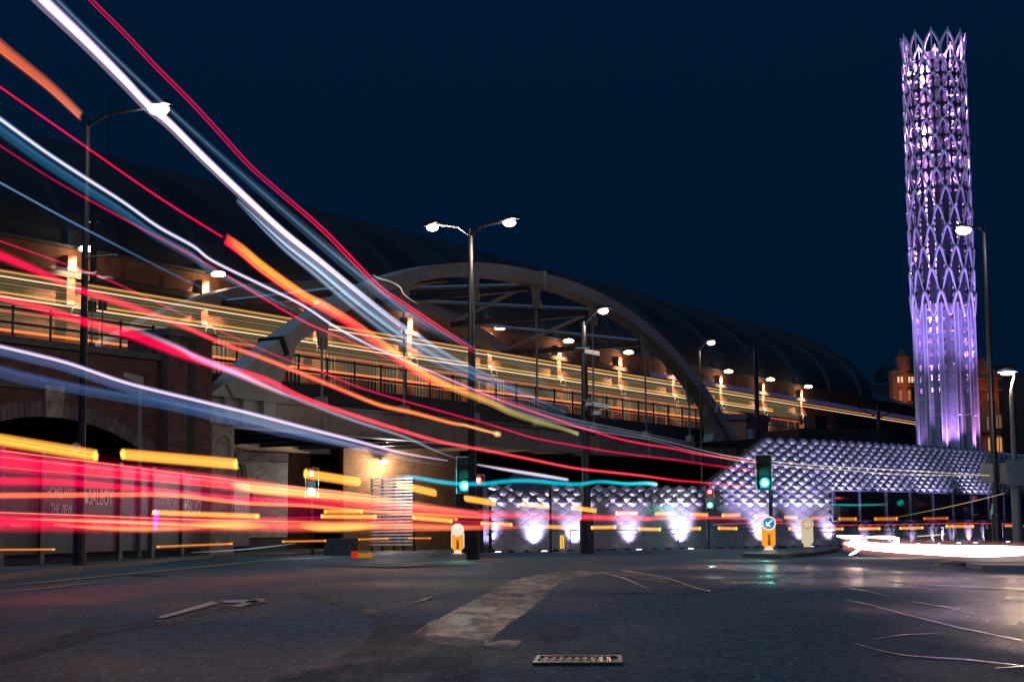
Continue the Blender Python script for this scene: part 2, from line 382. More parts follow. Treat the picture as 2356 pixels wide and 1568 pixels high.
# ================================================================== GROUND
mb = MB(); mb.quad((-900, -60, 0), (900, -60, 0), (900, 1600, 0), (-900, 1600, 0)); struct('road', mb, M_road)
def sheet(name, pix, m, z, kind='structure', zz=0.0):
    mb = MB(); pts = [G(x, y) for x, y in pix]; pts = [Vector((p.x, p.y, z)) for p in pts]
    if (pts[1]-pts[0]).cross(pts[2]-pts[1]).z < 0: pts.reverse()
    mb.poly(pts); o = mb.build(name, m, None, kind=kind)
    bm = bmesh.new(); bm.from_mesh(o.data); bmesh.ops.triangulate(bm, faces=bm.faces); bm.to_mesh(o.data); bm.free()
    return o
def smoothpix(pts, n=16):
    out = []
    k = len(pts)
    for i in range(k):
        p0, p1, p2, p3 = pts[(i-1) % k], pts[i], pts[(i+1) % k], pts[(i+2) % k]
        for j in range(n):
            t = j/n
            out.append(tuple(0.5*((2*p1[a])+(-p0[a]+p2[a])*t+(2*p0[a]-5*p1[a]+4*p2[a]-p3[a])*t*t+(-p0[a]+3*p1[a]-3*p2[a]+p3[a])*t**3) for a in (0, 1)))
    return [(x+3.0*(noise.noise(Vector((x*.05, y*.08, 1)))+.6*noise.noise(Vector((x*.21, y*.3, 4)))), y+2.2*(noise.noise(Vector((x*.06, y*.1, 7)))+.6*noise.noise(Vector((x*.25, y*.35, 9))))) for x, y in out]
# long strip of worn surface towards the camera, pinkish sheen put into its colour
sheet('road', smoothpix([(1260, 1318), (1330, 1313), (1400, 1318), (1300, 1335), (1250, 1375), (1215, 1405), (1165, 1440), (1130, 1470), (1095, 1488), (1010, 1480), (950, 1462), (985, 1435), (1030, 1412), (1100, 1375), (1180, 1335)]), M_patch, 0.004)
sheet('road', smoothpix([(700, 1362), (800, 1385), (905, 1410), (985, 1440), (975, 1462), (900, 1500), (790, 1540), (770, 1520), (850, 1465), (860, 1430), (790, 1400), (690, 1372)]), M_patch3, 0.008)
sheet('road', smoothpix([(20, 1500), (180, 1450), (330, 1425), (470, 1385), (620, 1383), (560, 1402), (430, 1425), (540, 1430), (420, 1440), (300, 1450), (150, 1490), (0, 1530)]), M_patch3, 0.004)
sheet('road', smoothpix([(1400, 1316), (1500, 1322), (1620, 1358), (1640, 1362), (1560, 1352), (1470, 1332)]), M_patch, 0.008)
sheet('road', [(1240, 1433), (1290, 1431), (1345, 1432), (1330, 1460), (1305, 1478), (1262, 1480), (1235, 1470)], M_patch3, 0.004)
sheet('road', [(1112, 1482), (1160, 1474), (1205, 1474), (1180, 1494), (1130, 1492)], M_patch, 0.008)
sheet('road', smoothpix([(1110, 1475), (1120, 1510), (1080, 1566), (900, 1572), (700, 1566), (640, 1560), (800, 1520), (900, 1482), (980, 1462)]), M_patch3, 0.0055)  # second mix paints in how the strip dims at its lower end
# thin bright, polished joints in the surface at the right
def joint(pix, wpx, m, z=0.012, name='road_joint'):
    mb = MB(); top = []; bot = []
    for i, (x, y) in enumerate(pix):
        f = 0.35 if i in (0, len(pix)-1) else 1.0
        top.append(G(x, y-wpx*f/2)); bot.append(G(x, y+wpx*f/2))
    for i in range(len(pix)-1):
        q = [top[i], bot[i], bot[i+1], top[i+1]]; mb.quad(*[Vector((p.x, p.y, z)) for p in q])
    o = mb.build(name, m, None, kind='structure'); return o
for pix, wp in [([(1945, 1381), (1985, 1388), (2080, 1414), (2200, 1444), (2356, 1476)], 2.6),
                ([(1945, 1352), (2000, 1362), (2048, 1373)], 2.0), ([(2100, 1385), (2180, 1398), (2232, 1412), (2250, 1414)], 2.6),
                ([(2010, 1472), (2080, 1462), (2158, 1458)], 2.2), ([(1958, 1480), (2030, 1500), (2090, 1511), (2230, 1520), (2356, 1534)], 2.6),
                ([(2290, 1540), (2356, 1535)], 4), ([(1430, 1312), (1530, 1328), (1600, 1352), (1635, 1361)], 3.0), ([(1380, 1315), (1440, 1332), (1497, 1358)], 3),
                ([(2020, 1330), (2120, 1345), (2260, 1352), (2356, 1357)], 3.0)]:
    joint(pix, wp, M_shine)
for pix, wp in [([(1300, 1362), (1440, 1366), (1600, 1365)], 1.0),
                ([(300, 1324), (372, 1325)], 3),
                ([(700, 1300), (900, 1306), (1100, 1300)], 1.6)]:
    joint(pix, wp, M_crack, 0.014)
# worn paint: arrow at the left, yellow guide lines
mb = MB()
for q in ([(360, 1422), (376, 1424), (520, 1385), (490, 1384)], [(500, 1388), (490, 1384), (560, 1381), (622, 1384), (590, 1388)], [(532, 1396), (553, 1398), (612, 1380), (590, 1379)]):
    mb.poly([Vector((p.x, p.y, 0.016)) for p in [G(*a) for a in q]])
mb.build('arrow_marking', M_paint, None, kind='structure')
joint([(0, 1350), (120, 1338), (300, 1320), (480, 1303), (600, 1290), (760, 1282)], 2.4, M_yel, 0.016, 'yellow_line')
joint([(0, 1362), (120, 1352), (220, 1340)], 1.8, M_paint, 0.016, 'road_line')
joint([(1880, 1258+50), (1700, 1352), (1480, 1385)], 1, M_crack, 0.014)
joint([(930, 1300), (1080, 1290), (1200, 1284)], 2, M_yel, 0.016, 'yellow_line')
joint([(930, 1395), (985, 1378), (995, 1372)], 4, M_patch, 0.016, 'road_line')
# manhole cover
c0 = G(1225, 1530); c1 = G(1432, 1530); c2 = G(1440, 1513); c3 = G(1236, 1513)
mh = thing('manhole_cover', 'rectangular iron manhole cover with glinting ribs set in the road nearest the camera', 'manhole cover', ((c0+c2)/2).xy.to_3d())
u = (c1-c0); v = (c3-c0)
fr = MB()
for a0, a1, b0, b1 in ((0, 1, 0, .12), (0, 1, .88, 1), (0, .05, .12, .88), (.95, 1, .12, .88)):
    o_ = c0+u*a0+v*b0; fr.box(Vector((o_.x, o_.y, 0.0)), u*(a1-a0), v*(b1-b0), Z*0.022)
fr.build('frame', mat('cast_iron', (0.10, 0.09, 0.085), 0.3, 0.7, var=0.3, scale=12), mh)
MB().box(Vector((c0.x, c0.y, 0.004))+u*.05+v*.12, u*.9, v*.76, Z*0.006).build('lid', M_black, mh)
for k in range(9):
    q = c0+u*(.10+k*.09)+v*.2
    MB().box(Vector((q.x, q.y, 0.010)), u*.05, v*.6, Z*0.010).build('rib', mat('worn_iron', (0.35, 0.24, 0.2), 0.2, 0.9, var=0.3, scale=20), mh)

def raised(name, pts, h, m, kerb=True, kw=0.15):
    pts = [Vector((p[0], p[1], 0)) for p in pts]
    a = sum((pts[i].cross(pts[(i+1) % len(pts)])).z for i in range(len(pts)))
    if a < 0: pts.reverse()
    mb = MB(); mb.prism(pts, Z*h); o = mb.build(name, m, None, kind='structure')
    return o
# left pavement in front of the hoarding
lp = [G(-700, 1400), G(-200, 1365), G(0, 1334), G(200, 1312), G(330, 1298), G(400, 1289), G(480, 1284), G(560, 1281), G(680, 1279)]
raised('pavement', [tuple(p.xy) for p in lp]+[(-9, 130), (-60, 130), (-60, 20)], 0.12, M_pave)
for i in range(len(lp)-1):
    a, b = lp[i], lp[i+1]; n_ = max(1, int((b-a).length/1.2)); 
    for k in range(n_):
        p = a.lerp(b, k/n_); q = a.lerp(b, (k+1)/n_); dr = (q-p); 
        MB().box(Vector((p.x, p.y, 0)), dr*0.98, Vector((dr.y, -dr.x, 0)).normalized()*0.14, Z*0.125).build('kerb', M_kerb, None, kind='structure') if False else None
kb = MB()
for i in range(len(lp)-1):
    a, b = lp[i].copy(), lp[i+1].copy(); a.z = b.z = 0; n_ = max(1, int((b-a).length/0.95))
    for k in range(n_):
        p = a.lerp(b, (k+.006)/n_); q = a.lerp(b, (k+.985)/n_); dr = q-p
        kb.box(p, dr, Vector((dr.y, -dr.x, 0)).normalized()*0.14, Z*0.128)
kb.build('kerb', M_kerb, None, kind='structure')

# ================================================================== TILED BUILDING
A0 = gz(1112, 78.5); A1 = gz(1912, 92.0)
def arc_wall():
    pts = [A0.copy()]; dA = (A1-A0).normalized(); L = (A1-A0).length; n = int(L/0.24)
    pts = [A0+dA*(L*k/n) for k in range(n+1)]
    ang = 44.0; p = A1.copy(); s = 0
    while s < 42:
        ang2 = 44+min(20, s*0.50); a = R(ang2); p = p+Vector((math.cos(a), math.sin(a), 0))*0.24; pts.append(p.copy()); s += 0.24
    return pts, L
WP, LA = arc_wall()
SEG = [0.0]
for i in range(1, len(WP)): SEG.append(SEG[-1]+(WP[i]-WP[i-1]).length)
LT = SEG[-1]
def wp(s):
    s = max(0, min(LT-1e-3, s)); lo, hi = 0, len(SEG)-1
    while hi-lo > 1:
        m_ = (lo+hi)//2
        if SEG[m_] <= s: lo = m_
        else: hi = m_
    f = (s-SEG[lo])/(SEG[hi]-SEG[lo]); p = WP[lo].lerp(WP[hi], f); t = (WP[hi]-WP[lo]).normalized()
    return p, t, Vector((t.y, -t.x, 0))
def s_at(px):
    best = min(range(len(WP)), key=lambda i: abs(math.atan2(WP[i].x, WP[i].y)-math.atan2(*ray(px, 1200).xy)))
    return SEG[best]
H1 = 3.10; HT = W(1860, 1012, 94).z
sG0, sG1 = s_at(1618), s_at(1800)
def topz(s): return H1 if s < sG0 else (H1+(HT-H1)*min(1, (s-sG0)/(sG1-sG0)))
LEAN = 0.30
def wsurf(s, z, out=0.0):
    p, t, nn = wp(s); back = max(0, z-H1)*LEAN
    return p + nn*(out-back) + Z*z, t, nn
chp = thing('tiled_building', 'low building clad in silver fish scale tiles lit violet from below', 'building', A1)
shell = MB()
ss = [LT*k/150 for k in range(151)]
sW0 = LA+0.12; WZ0, WZ1 = 1.32, H1-0.02
for i in range(150):
    s0, s1 = ss[i], ss[i+1]
    zs0 = [0, WZ0, WZ1, H1+.001, topz(s0)]; zs1 = [0, WZ0, WZ1, H1+.001, topz(s1)]
    for k in range(4):
        if k == 1 and s0 >= sW0: continue
        if zs0[k+1]-zs0[k] < .01 and zs1[k+1]-zs1[k] < .01: continue
        shell.quad(wsurf(s0, zs0[k], -.03)[0], wsurf(s1, zs1[k], -.03)[0], wsurf(s1, zs1[k+1], -.03)[0], wsurf(s0, zs0[k+1], -.03)[0])
shell.build('wall', M_seam, chp)
# roof slabs and side return
rf = MB()
for i in range(150):
    s0, s1 = ss[i], ss[i+1]
    a = wsurf(s0, topz(s0), -.05)[0]; b = wsurf(s1, topz(s1), -.05)[0]; n0 = wp(s0)[2]; n1 = wp(s1)[2]
    dp = 9 if s0 > sG1 else (2.2 if s0 < sG0-1 else .5)
    rf.quad(a, b, b-n1*dp, a-n0*dp)
p0, t0, n0 = wp(0.0)
rf.quad(p0, p0-n0*2.2, p0-n0*2.2+Z*H1, p0+Z*H1)
rf.build('roof', M_dark, chp)
# tiles
TW, TR = 0.88, 0.22
def tile_mesh(dome):
    v = []; f = []; nu, nv = 10, 6
    for i in range(nu+1):
        x = -0.5+i/nu; h = TR*0.5*(1+math.cos(2*math.pi*x))*0.93+0.004
        for j in range(nv+1):
            y = (-1+2*j/nv); d_ = dome*(max(0, math.cos(math.pi*x))**1.9)*(max(0, 1-abs(y)**1.7)) if abs(x) < .5 else 0
            v.append((x*TW*0.985, y*h, d_))
    for i in range(nu):
        for j in range(nv):
            a = i*(nv+1)+j; f.append((a, a+nv+1, a+nv+2, a+1))
    k = len(v)                                  # rim gives the tile its thickness
    loop = [i*(nv+1) for i in range(nu+1)]+[i*(nv+1)+nv for i in reversed(range(nu+1))]
    for q in loop: v.append(v[q])
    m_ = len(v)
    for q in loop: x, y, z_ = v[q]; v.append((x, y, -0.035))
    for q in range(len(loop)):
        r_ = (q+1) % len(loop); f.append((k+r_, k+q, m_+q, m_+r_))
    return v, f
TV = {}
for nm, dm in (('dome', 0.19), ('flat', 0.012)):
    v, f = tile_mesh(dm); me = bpy.data.meshes.new('tile'); me.from_pydata(v, [], f); me.materials.append(M_tile)
    for p in me.polygons: p.use_smooth = len(p.vertices) == 4 and max(p.vertices) < 77
    TV[nm] = (me, v, f)
tiles = []
ncol = int(LT/(TW/2))
for r in range(0, int(HT/TR)+1):
    z = (r+0.0)*TR+0.12
    for c in range(ncol):
        if (c+r) % 2: continue
        s = (c+0.5)*TW/2
        if z > topz(s)-0.03: continue
        if z < 0.1: continue
        inwin = (s > sW0-0.1) and (WZ0-0.12 < z < WZ1+0.05)
        if inwin: continue
        if s > LT-1 or s < TW/2: continue
        kind = 'flat' if z < H1-0.95 and s < sG0+60 else 'dome'
        if s < LA and z < 2.15: kind = 'flat'
        tiles.append((s, z, kind))
def tframe(s, z):
    p, t, nn = wsurf(s, z, 0.03)
    up = (Z - nn*LEAN).normalized() if z > H1 else Z
    no = t.cross(up); 
    if no.dot(nn) < 0: no = -no
    return p, t, up, no
coff = parent_off(chp)
order = sorted(tiles, key=lambda q: q[0]-(0 if q[1] > 1 else 1))
single = order[:300]; rest = order[300:]
for s, z, kd in single:
    p, t, up, no = tframe(s, z)
    o = bpy.data.objects.new('tile', TV[kd][0]); COL.objects.link(o); o.parent = chp
    jit = random.uniform(-.008, .008)
    M = Matrix(((t.x, up.x, no.x), (t.y, up.y, no.y), (t.z, up.z, no.z))) @ Matrix.Rotation(jit, 3, 'X')
    o.matrix_local = Matrix.Translation(p-coff) @ M.to_4x4()
v_all = []; f_all = []
for s, z, kd in rest:
    p, t, up, no = tframe(s, z); _, v, f = TV[kd]; b = len(v_all); jt = random.uniform(-.01, .01)
    v_all += [tuple(p+t*x+up*y+no*(zz+y*jt)-coff) for x, y, zz in v]; f_all += [tuple(b+k for k in q) for q in f]
me = bpy.data.meshes.new('tile_field'); me.from_pydata(v_all, [], f_all); me.materials.append(M_tile)
for p in me.polygons: p.use_smooth = len(p.vertices) == 4
o = bpy.data.objects.new('tile_field', me); COL.objects.link(o); o.parent = chp; o['kind'] = 'stuff'
# window band
M_glass = bpy.data.materials.new('window_glass'); M_glass.use_nodes = True; t = M_glass.node_tree; t.nodes.clear()
_o = t.nodes.new('ShaderNodeOutputMaterial'); _m = t.nodes.new('ShaderNodeMixShader'); _g = t.nodes.new('ShaderNodeBsdfGlossy'); _t = t.nodes.new('ShaderNodeBsdfTransparent')
_g.inputs['Roughness'].default_value = 0.03; _g.inputs[0].default_value = (.8, .9, 1, 1); _t.inputs[0].default_value = (.72, .8, .9, 1); _m.inputs[0].default_value = 0.14
t.links.new(_t.outputs[0], _m.inputs[1]); t.links.new(_g.outputs[0], _m.inputs[2]); t.links.new(_m.outputs[0], _o.inputs[0])
M_wf = mat('window_frame_blue_grey', (0.16, 0.19, 0.30), 0.35, 0.4, var=0.1)
M_red = mat('red_oxide_pipe', (0.26, 0.07, 0.05), 0.45, var=0.3)
M_lglaze = mat('window_frame_pale', (0.34, 0.34, 0.42), 0.35, 0.3, var=.1)
nwin = 14; sw = (LA+38-sW0)/nwin
for k in range(nwin):
    a = sW0+k*sw; b = a+sw
    wn = MB(); 
    pa, ta, na = wp(a); pb, tb, nb = wp(b)
    dr = (pb-pa).normalized()
    nn = Vector((dr.y, -dr.x, 0)); Lw = (pb-pa).length
    wn.box(pa+Z*WZ0-nn*.12, dr*Lw, nn*.18, Z*.07); wn.box(pa+Z*(WZ1-.10)-nn*.12, dr*Lw, nn*.20, Z*.09)
    wn.box(pa+Z*(WZ0+.07)-nn*.10, dr*(.09 if k == 0 else .05), nn*.14, Z*(WZ1-WZ0-.17))
    wo = wn.build('window', M_lglaze if k == 0 else M_wf, chp)  # first frame paler: the lit jamb is put into its colour
    MB().quad(pa+Z*(WZ0+.07)-nn*.05+dr*.05, pb+Z*(WZ0+.07)-nn*.05, pb+Z*(WZ1-.1)-nn*.05, pa+Z*(WZ1-.1)-nn*.05+dr*.05).build('pane', M_glass, wo)
ist = MB()
for i in range(150):
    if ss[i] >= sW0-.3:
        p_, t_, n_ = wp(ss[i]); q_, _, m_ = wp(ss[i+1])
        ist.quad(p_-n_*4, q_-m_*4, q_-m_*4+Z*H1, p_-n_*4+Z*H1)
        ist.quad(p_-n_*4+Z*(WZ0-.1), p_-n_*.2+Z*(WZ0-.1), q_-m_*.2+Z*(WZ0-.1), q_-m_*4+Z*(WZ0-.1))
ist.build('plant_room_wall', mat('plant_room_paint', (0.05, 0.06, 0.09), .6), chp)
random.seed(11)
for k in range(16):
    s = sW0+.8+k*1.55; p_, t_, n_ = wp(s); dz = random.uniform(1.5, 2.7); dep = random.uniform(1.2, 2.6)
    q = p_-n_*dep; pm = MB()
    if k % 3 == 0: pm.tube([q+Z*1.2, q+Z*dz, q+Z*dz+t_*1.6, q+Z*1.2+t_*1.6], .09, 8)
    elif k % 3 == 1: pm.tube([q+Z*dz, q+Z*dz+t_*2.2], .13, 8)
    else: pm.cbox(q+Z*(dz/2+.6), .9, .5, dz-1.0, math.atan2(t_.y, t_.x))
    pm.build('pipework', M_red if k % 3 != 2 or k > 9 else M_lglaze, chp)
for s in (LA+3.5, LA+10, LA+18, LA+24):
    p_, t_, n_ = wp(s); light('POINT', p_-n_*1.6+Z*2.85, 9, (1, .35, .22), chp, .15)  # dim red lamps added inside, no fixtures
# advert posters behind the right end of the glass
for s, colr, tx_ in ((LA+16.4, (0.25, 0.05, .04), 'Energy'), ):
    p_, t_, n_ = wp(s); q = p_-n_*.14
    MB().box(q+Z*2.55, t_*1.1, -n_*.02, Z*.34).build('poster', mat('red_poster', (0.30, .04, .04), .5), chp)
p_, t_, n_ = wp(LA+20.5); q = p_-n_*.3
mb = MB(); mb.lathe(q+Z*1.45, [(.02, 0), (.16, .02), (.16, .5), (.06, .8), (.06, 1.0), (.02, 1.0)], 12); mb.build('poster', emat('pale_lit_poster', (.35, .6, .6), .5), chp)
# plant boxes on the roof
p_, t_, n_ = wp(s_at(1840)); 
def plant(px0, py0, px1, py1, Y, dep, label, nl):
    a = W(px0, py1, Y); b = W(px1, py1, Y+ (3 if px1-px0 > 80 else .6)); h = W(px0, py0, Y).z
    z0 = topz(LA)-.1; r_ = thing('roof_plant_unit', label, 'roof unit', (a.x, a.y, z0))
    dr = Vector((b.x-a.x, b.y-a.y, 0)); back = Vector((-dr.y, dr.x, 0)).normalized()*dep
    MB().box((a.x, a.y, z0-.6), dr, back, Z*(h-z0+.6)).build('casing', M_black, r_)
    fn = -back.normalized()
    for k in range(nl):
        zz = z0+.15+(h-z0-.2)*k/nl
        MB().box(Vector((a.x, a.y, zz))+fn*.0+dr*.01, dr*.98, fn*.06, Z*.06).build('louvre', mat('louvre_paint', (.03, .038, .05), .4), r_)
plant(1838, 985, 2046, 1020, 99, 3.5, 'long low dark louvred plant enclosure on the tiled roof', 8)
plant(1876, 955, 1904, 984, 101, .9, 'small square black vent box standing tallest above the tiled roof', 2)
plant(2005, 990, 2044, 1004, 103.6, .9, 'small flat black vent box at the right end of the louvred enclosure', 1)
# uplights in the pavement
ups = [(1123, 75), (1226, 100), (1324, 95), (1449, 80), (1561, 150), (1751, 115), (1838, 55), (1905, 60)]
bups = [(1984, 34), (2046, 34), (2094, 32), (2146, 36), (2187, 36), (2228, 60), (2262, 34), (2300, 30)]
UP0 = None
words = ['first from the left corner', 'second from the left corner', 'third from the left corner', 'fourth from the left corner', 'fifth, brightest, from the left corner', 'behind the blue arrow bollard', 'behind the blank cream bollard', 'just left of the window corner',
         'first under the long window', 'second under the long window', 'third under the long window', 'fourth under the long window', 'fifth under the long window', 'sixth and brightest under the long window', 'left of the right hand black pole', 'right of the right hand black pole']
for i, (px, e) in enumerate(ups+bups):
    s = s_at(px); p_, t_, n_ = wp(s); low = i >= len(ups)
    g = p_+n_*(.8 if not low else .45); g.z = 0.004
    lab = 'round ground uplight shining up the tiled wall, '+words[i]
    r_ = thing('ground_uplight', lab, 'uplight', g, 'uplights along the foot of the tiled wall')
    MB().lathe(g, [(.20, 0), (.20, .03), (.15, .035)], 14).build('rim', M_galv, r_)
    MB().lathe(g+Z*.036, [(.145, 0), (.10, .012)], 14).build('lens', E_uplight, r_)
    aim = p_+Z*(1.5 if not low else .8)-n_*.1
    light('SPOT', g+Z*.10, e*(4.2 if not low else 3), (0.80, 0.60, 1.0), r_, .06, aim, 84 if not low else 90, 1.0)
    if not low:
        light('SPOT', g-n_*.4+Z*.10, e*9, (0.80, 0.66, 1.0), r_, .06, p_+Z*5.0-n_*.5, 80, .9)
# added floodlight row, standing off to brighten the domes of the upper wall
for i, px in enumerate((1700, 1840, 1960, 2060, 2150, 2250)):
    p_, t_, n_ = wp(s_at(px))
    g = p_+n_*3.0; g.z = .01
    r_ = thing('added_floodlight', 'added wide ground floodlight aimed at the upper tiles, number %d from the gable' % (i+1), 'floodlight', g, 'added floodlights for the upper tiles')
    r_['label'] = 'added squat ground floodlight aimed at the upper tiles ' + ('under the gable slope', 'beside the blank cream bollard', 'behind the hooked white streak', 'below the teal streak on the glass', 'left of the black pole at right', 'right of the black pole at right')[i]
    MB().cbox(g+Z*.06, .4, .25, .12, .3).build('housing', M_black, r_)
    light('SPOT', g+Z*.25, 1500, (0.62, 0.55, 1.0), r_, .1, p_+Z*4.8, 75, .8)
# pavement before the building
fp = []
for k in range(0, 61):
    s = LT*k/60; p_, t_, n_ = wp(s); fp.append((p_+n_*2.6).xy)
bk = [wp(LT)[0].xy, (wp(0)[0]-wp(0)[2]*3).xy, (gz(900, 92)).xy, (gz(900, 82)).xy]
raised('pavement', [tuple(p) for p in fp]+[tuple(p) for p in bk], 0.003, M_pave)

# ================================================================== TOWER OF LIGHT
TD = 131.0; tb = W(2166, 600, TD); TC = Vector((tb.x, tb.y, 0)); TR_ = 2.28
tower = thing('perforated_tower', 'tall slender cylindrical tower of perforated petal tiles glowing violet', 'tower', TC)
ztip = W(2150, 72, TD-2.3).z; zc = W(2150, 134, TD-2.3).z; zl = W(2180, 697, TD-2.3).z
NP = 12
rows = [zc]; zz = zc; k = 0
while rows[-1] > zl+0.2:
    f = (zc-rows[-1])/(zc-zl); rows.append(rows[-1]-(1.18+0.75*f**1.5))
RH = rows
def row_of(z):
    for i in range(len(rows)-1):
        if rows[i] >= z >= rows[i+1]: return i
    return len(rows)-2
def ogee(x):   # x in -1..1 across cell -> half width profile
    return 0.5*(1+math.cos(math.pi*x))
dth = 2*math.pi/NP; ROT = R(-80+3)
def shell_grid():
    V = []; F = []; nth = NP*20; z = zl; zs = []
    while z < zc+0.001: zs.append(z); z += 0.085
    idx = {}
    def info(th, z):
        r = row_of(z); z1, z0 = rows[r], rows[r+1]
        # diamonds whose waist is at a row boundary: apex two rows apart
        f = (z-z0)/(z1-z0)             # 0..1 in this half row
        u_ = ((th-ROT)/dth + (0.5 if r % 2 else 0.0)) % 1.0  # 0 at apex column
        x = abs(u_-0.5)*2              # 1 at the column where the lower diamond ends (apex), 0 between
        # boundary: ogee from (x=1,f=0) to (x=0,f=1)?
        bnd = 0.5*(1+math.cos(math.pi*x))     # x=0 ->1 ; x=1 ->0
        return r, f, u_, x, bnd
    rad = {}
    for j, z in enumerate(zs):
        for i in range(nth):
            th = 2*math.pi*i/nth; r, f, u_, x, bnd = info(th, z)
            # below boundary = upper half of diamond centred at x=0 ; distance to its upper edge
            h_ = rows[r]-rows[r+1]
            d_ = (bnd-f)*h_
            out_ = 0.0
            if d_ >= 0: out_ = 0.10*math.exp(-d_/0.15)     # flares out towards its upper edge
            rr = TR_+out_
            V.append((TC.x+rr*math.cos(th)*1.0, TC.y+rr*math.sin(th), z)); 
    def hole(th, z):
        r, f, u_, x, bnd = info(th, z); h_ = rows[r]-rows[r+1]; g = (zc-z)/(zc-zl)
        sz = 1.0 if g < 0.5 else max(0.45, 1-(g-0.5)*1.15)
        cellw = dth*TR_
        # diamond A (upper half, below boundary) centred u_=0.5 ; diamond B (lower half, above boundary) centred u_=0
        if f < bnd:
            dx = (u_-0.5)*cellw; dz = f*h_          # dz above the waist
        else:
            uu = u_ if u_ < .5 else u_-1; dx = uu*cellw; dz = -(1-f)*h_
        if g < 0.55: cs = ((0.27, 0.52, .20, .40), (0.27, -0.44, .20, .40))
        else: cs = ((0.30, 0.62, .085, .17), (0.33, .20, .10, .15), (0.33, -.22, .10, .15), (.27, -.66, .085, .18))
        for cx_, cz_, a_, b_ in cs:
            for sg in (-1, 1):
                cz2 = cz_*h_/1.18*(1 if g < .55 else .82); xx = dx-sg*cx_*cellw/1.19
                taper = 1.0 - 0.25*(dz-cz2)/b_
                if (xx/(a_*sz**.5*max(.5, taper)))**2 + ((dz-cz2)/(b_*sz**.5*h_/1.2))**2 < 1: return True
        return False
    for j in range(len(zs)-1):
        for i in range(nth):
            if hole(2*math.pi*(i+.5)/nth, zs[j]+.042): continue
            a = j*nth+i; b = j*nth+(i+1) % nth; F.append((a, b, b+nth, a+nth))
    return V, F
V, F = shell_grid()
me = bpy.data.meshes.new('petal_shell'); me.from_pydata([(a-TC.x, b-TC.y, c) for a, b, c in V], [], F); me.materials.append(M_tower)
for p in me.polygons: p.use_smooth = True
o = bpy.data.objects.new('petal_shell', me); COL.objects.link(o); o.parent = tower
md = o.modifiers.new('thick', 'SOLIDIFY'); md.thickness = 0.05; md.offset = -1
# petal rims: raised ogee borders between the tiles, lit look put in their colour
for r in range(len(rows)-1):
    z1, z0 = rows[r], rows[r+1]; g = (zc-z1)/(zc-zl)
    for k in range(NP):
        pts = []
        for i in range(17):
            u_ = i/16; x = abs(u_-.5)*2; bnd = .5*(1+math.cos(math.pi*x))
            th = ROT+dth*(k+u_-(.5 if r % 2 else 0)); rr = TR_+.13+.05*bnd
            pts.append(Vector((TC.x+rr*math.cos(th), TC.y+rr*math.sin(th), z0+(z1-z0)*bnd)))
        if math.sin(ROT+dth*(k+.5-(.5 if r % 2 else 0))) < .35:
            MB().tube(pts, [.045+.05*(.5*(1+math.cos(math.pi*abs(i/8-1)))) *(1.0+.8*g) for i in range(17)], 5).build('petal_rim', M_white, tower, smooth=True)
# crown petals
for k in range(NP):
    th = ROT+dth*(k+0.5*(0)); h = ztip-zc+.1
    pm = MB(); L_, R_ = [], []
    for i in range(13):
        f = i/12; half = 0.60*math.sin(math.pi*min(1, f*.92+.08)**.8)*(1-f*.15)+.01
        if i == 12: half = .015
        r0 = TR_+.02+0.20*f
        L_.append((th-half/TR_, zc+f*h, r0)); R_.append((th+half/TR_, zc+f*h, r0))
    def P(q): return Vector((TC.x+q[2]*math.cos(q[0]), TC.y+q[2]*math.sin(q[0]), q[1]))
    pm.tube([P(q) for q in L_], [.10]*12+[.05], 5); pm.tube([P(q) for q in R_], [.10]*12+[.05], 5)
    pm.tube([P((th, zc+.25*h, TR_+.08)), P((th, zc+h, TR_+.22)), P((th, zc+h*1.1, TR_+.23))], .05, 5)
    pm.build('crown_petal', M_white, tower)
# fluted lower shaft
nseg = 48
def flute_r(j):
    q = (j % 4); return TR_*(1.03, 0.885, 0.885, 1.03)[q]
fl_z = [0, W(2188, 957, TD).z, W(2180, 822, TD).z, zl+.05]
for a in range(3):
    pm = MB(); z0, z1 = fl_z[a], fl_z[a+1]-.02; nz_ = max(2, int((z1-z0)/.12))
    zs = [z0+(z1-z0)*i/nz_ for i in range(nz_+1)]; sub = 6
    V = []; nn_ = nseg*sub
    for z in zs:
        for j in range(nn_):
            q = j/sub; j0 = int(q); f = q-j0
            ra, rb = flute_r(j0), flute_r(j0+1); ta, tb_ = ROT+2*math.pi*j0/nseg, ROT+2*math.pi*(j0+1)/nseg
            pa = Vector((ra*math.cos(ta), ra*math.sin(ta), z)); pb = Vector((rb*math.cos(tb_), rb*math.sin(tb_), z)); V.append(pa.lerp(pb, f))
    F = []
    for i in range(nz_):
        zc_ = (zs[i]+zs[i+1])/2
        for j in range(nn_):
            q = j/sub; seg = int(q) % 4; f = q-int(q)+.5/sub
            hz = W(2184, 915, TD).z; hole = False
            if zc_ > hz and seg in (0, 2):
                per = .92; ph_ = ((zc_-hz)/per) % 1; g = min(1, (zc_-hz)/5); hw = (.20+.16*g)
                e = ((f-.5)/hw)**2 + ((ph_-.5)/(.22+.10*g))**2
                if e < 1: hole = True
            if hole: continue
            A = i*nn_+j; Bq = i*nn_+(j+1) % nn_; F.append((A, Bq, Bq+nn_, A+nn_))
    me = bpy.data.meshes.new('fluted_panel'); me.from_pydata(V, [], F); me.materials.append(mat('fluted_steel', (.30, .27, .38), .45, .1))
    o = bpy.data.objects.new('fluted_section', me); COL.objects.link(o); o.parent = tower
for k in range(24):
    q = ROT+2*math.pi*(k*2+(0 if k % 2 == 0 else 1))/nseg
    if math.sin(q) > .4: continue
    rr = TR_*1.035
    MB().tube([TC+Vector((rr*math.cos(q), rr*math.sin(q), 0)), TC+Vector((rr*math.cos(q), rr*math.sin(q), zl+.1))], .05, 5).build('bright_edge_fin', M_white, tower)  # pale fins added to draw the bright fold edges
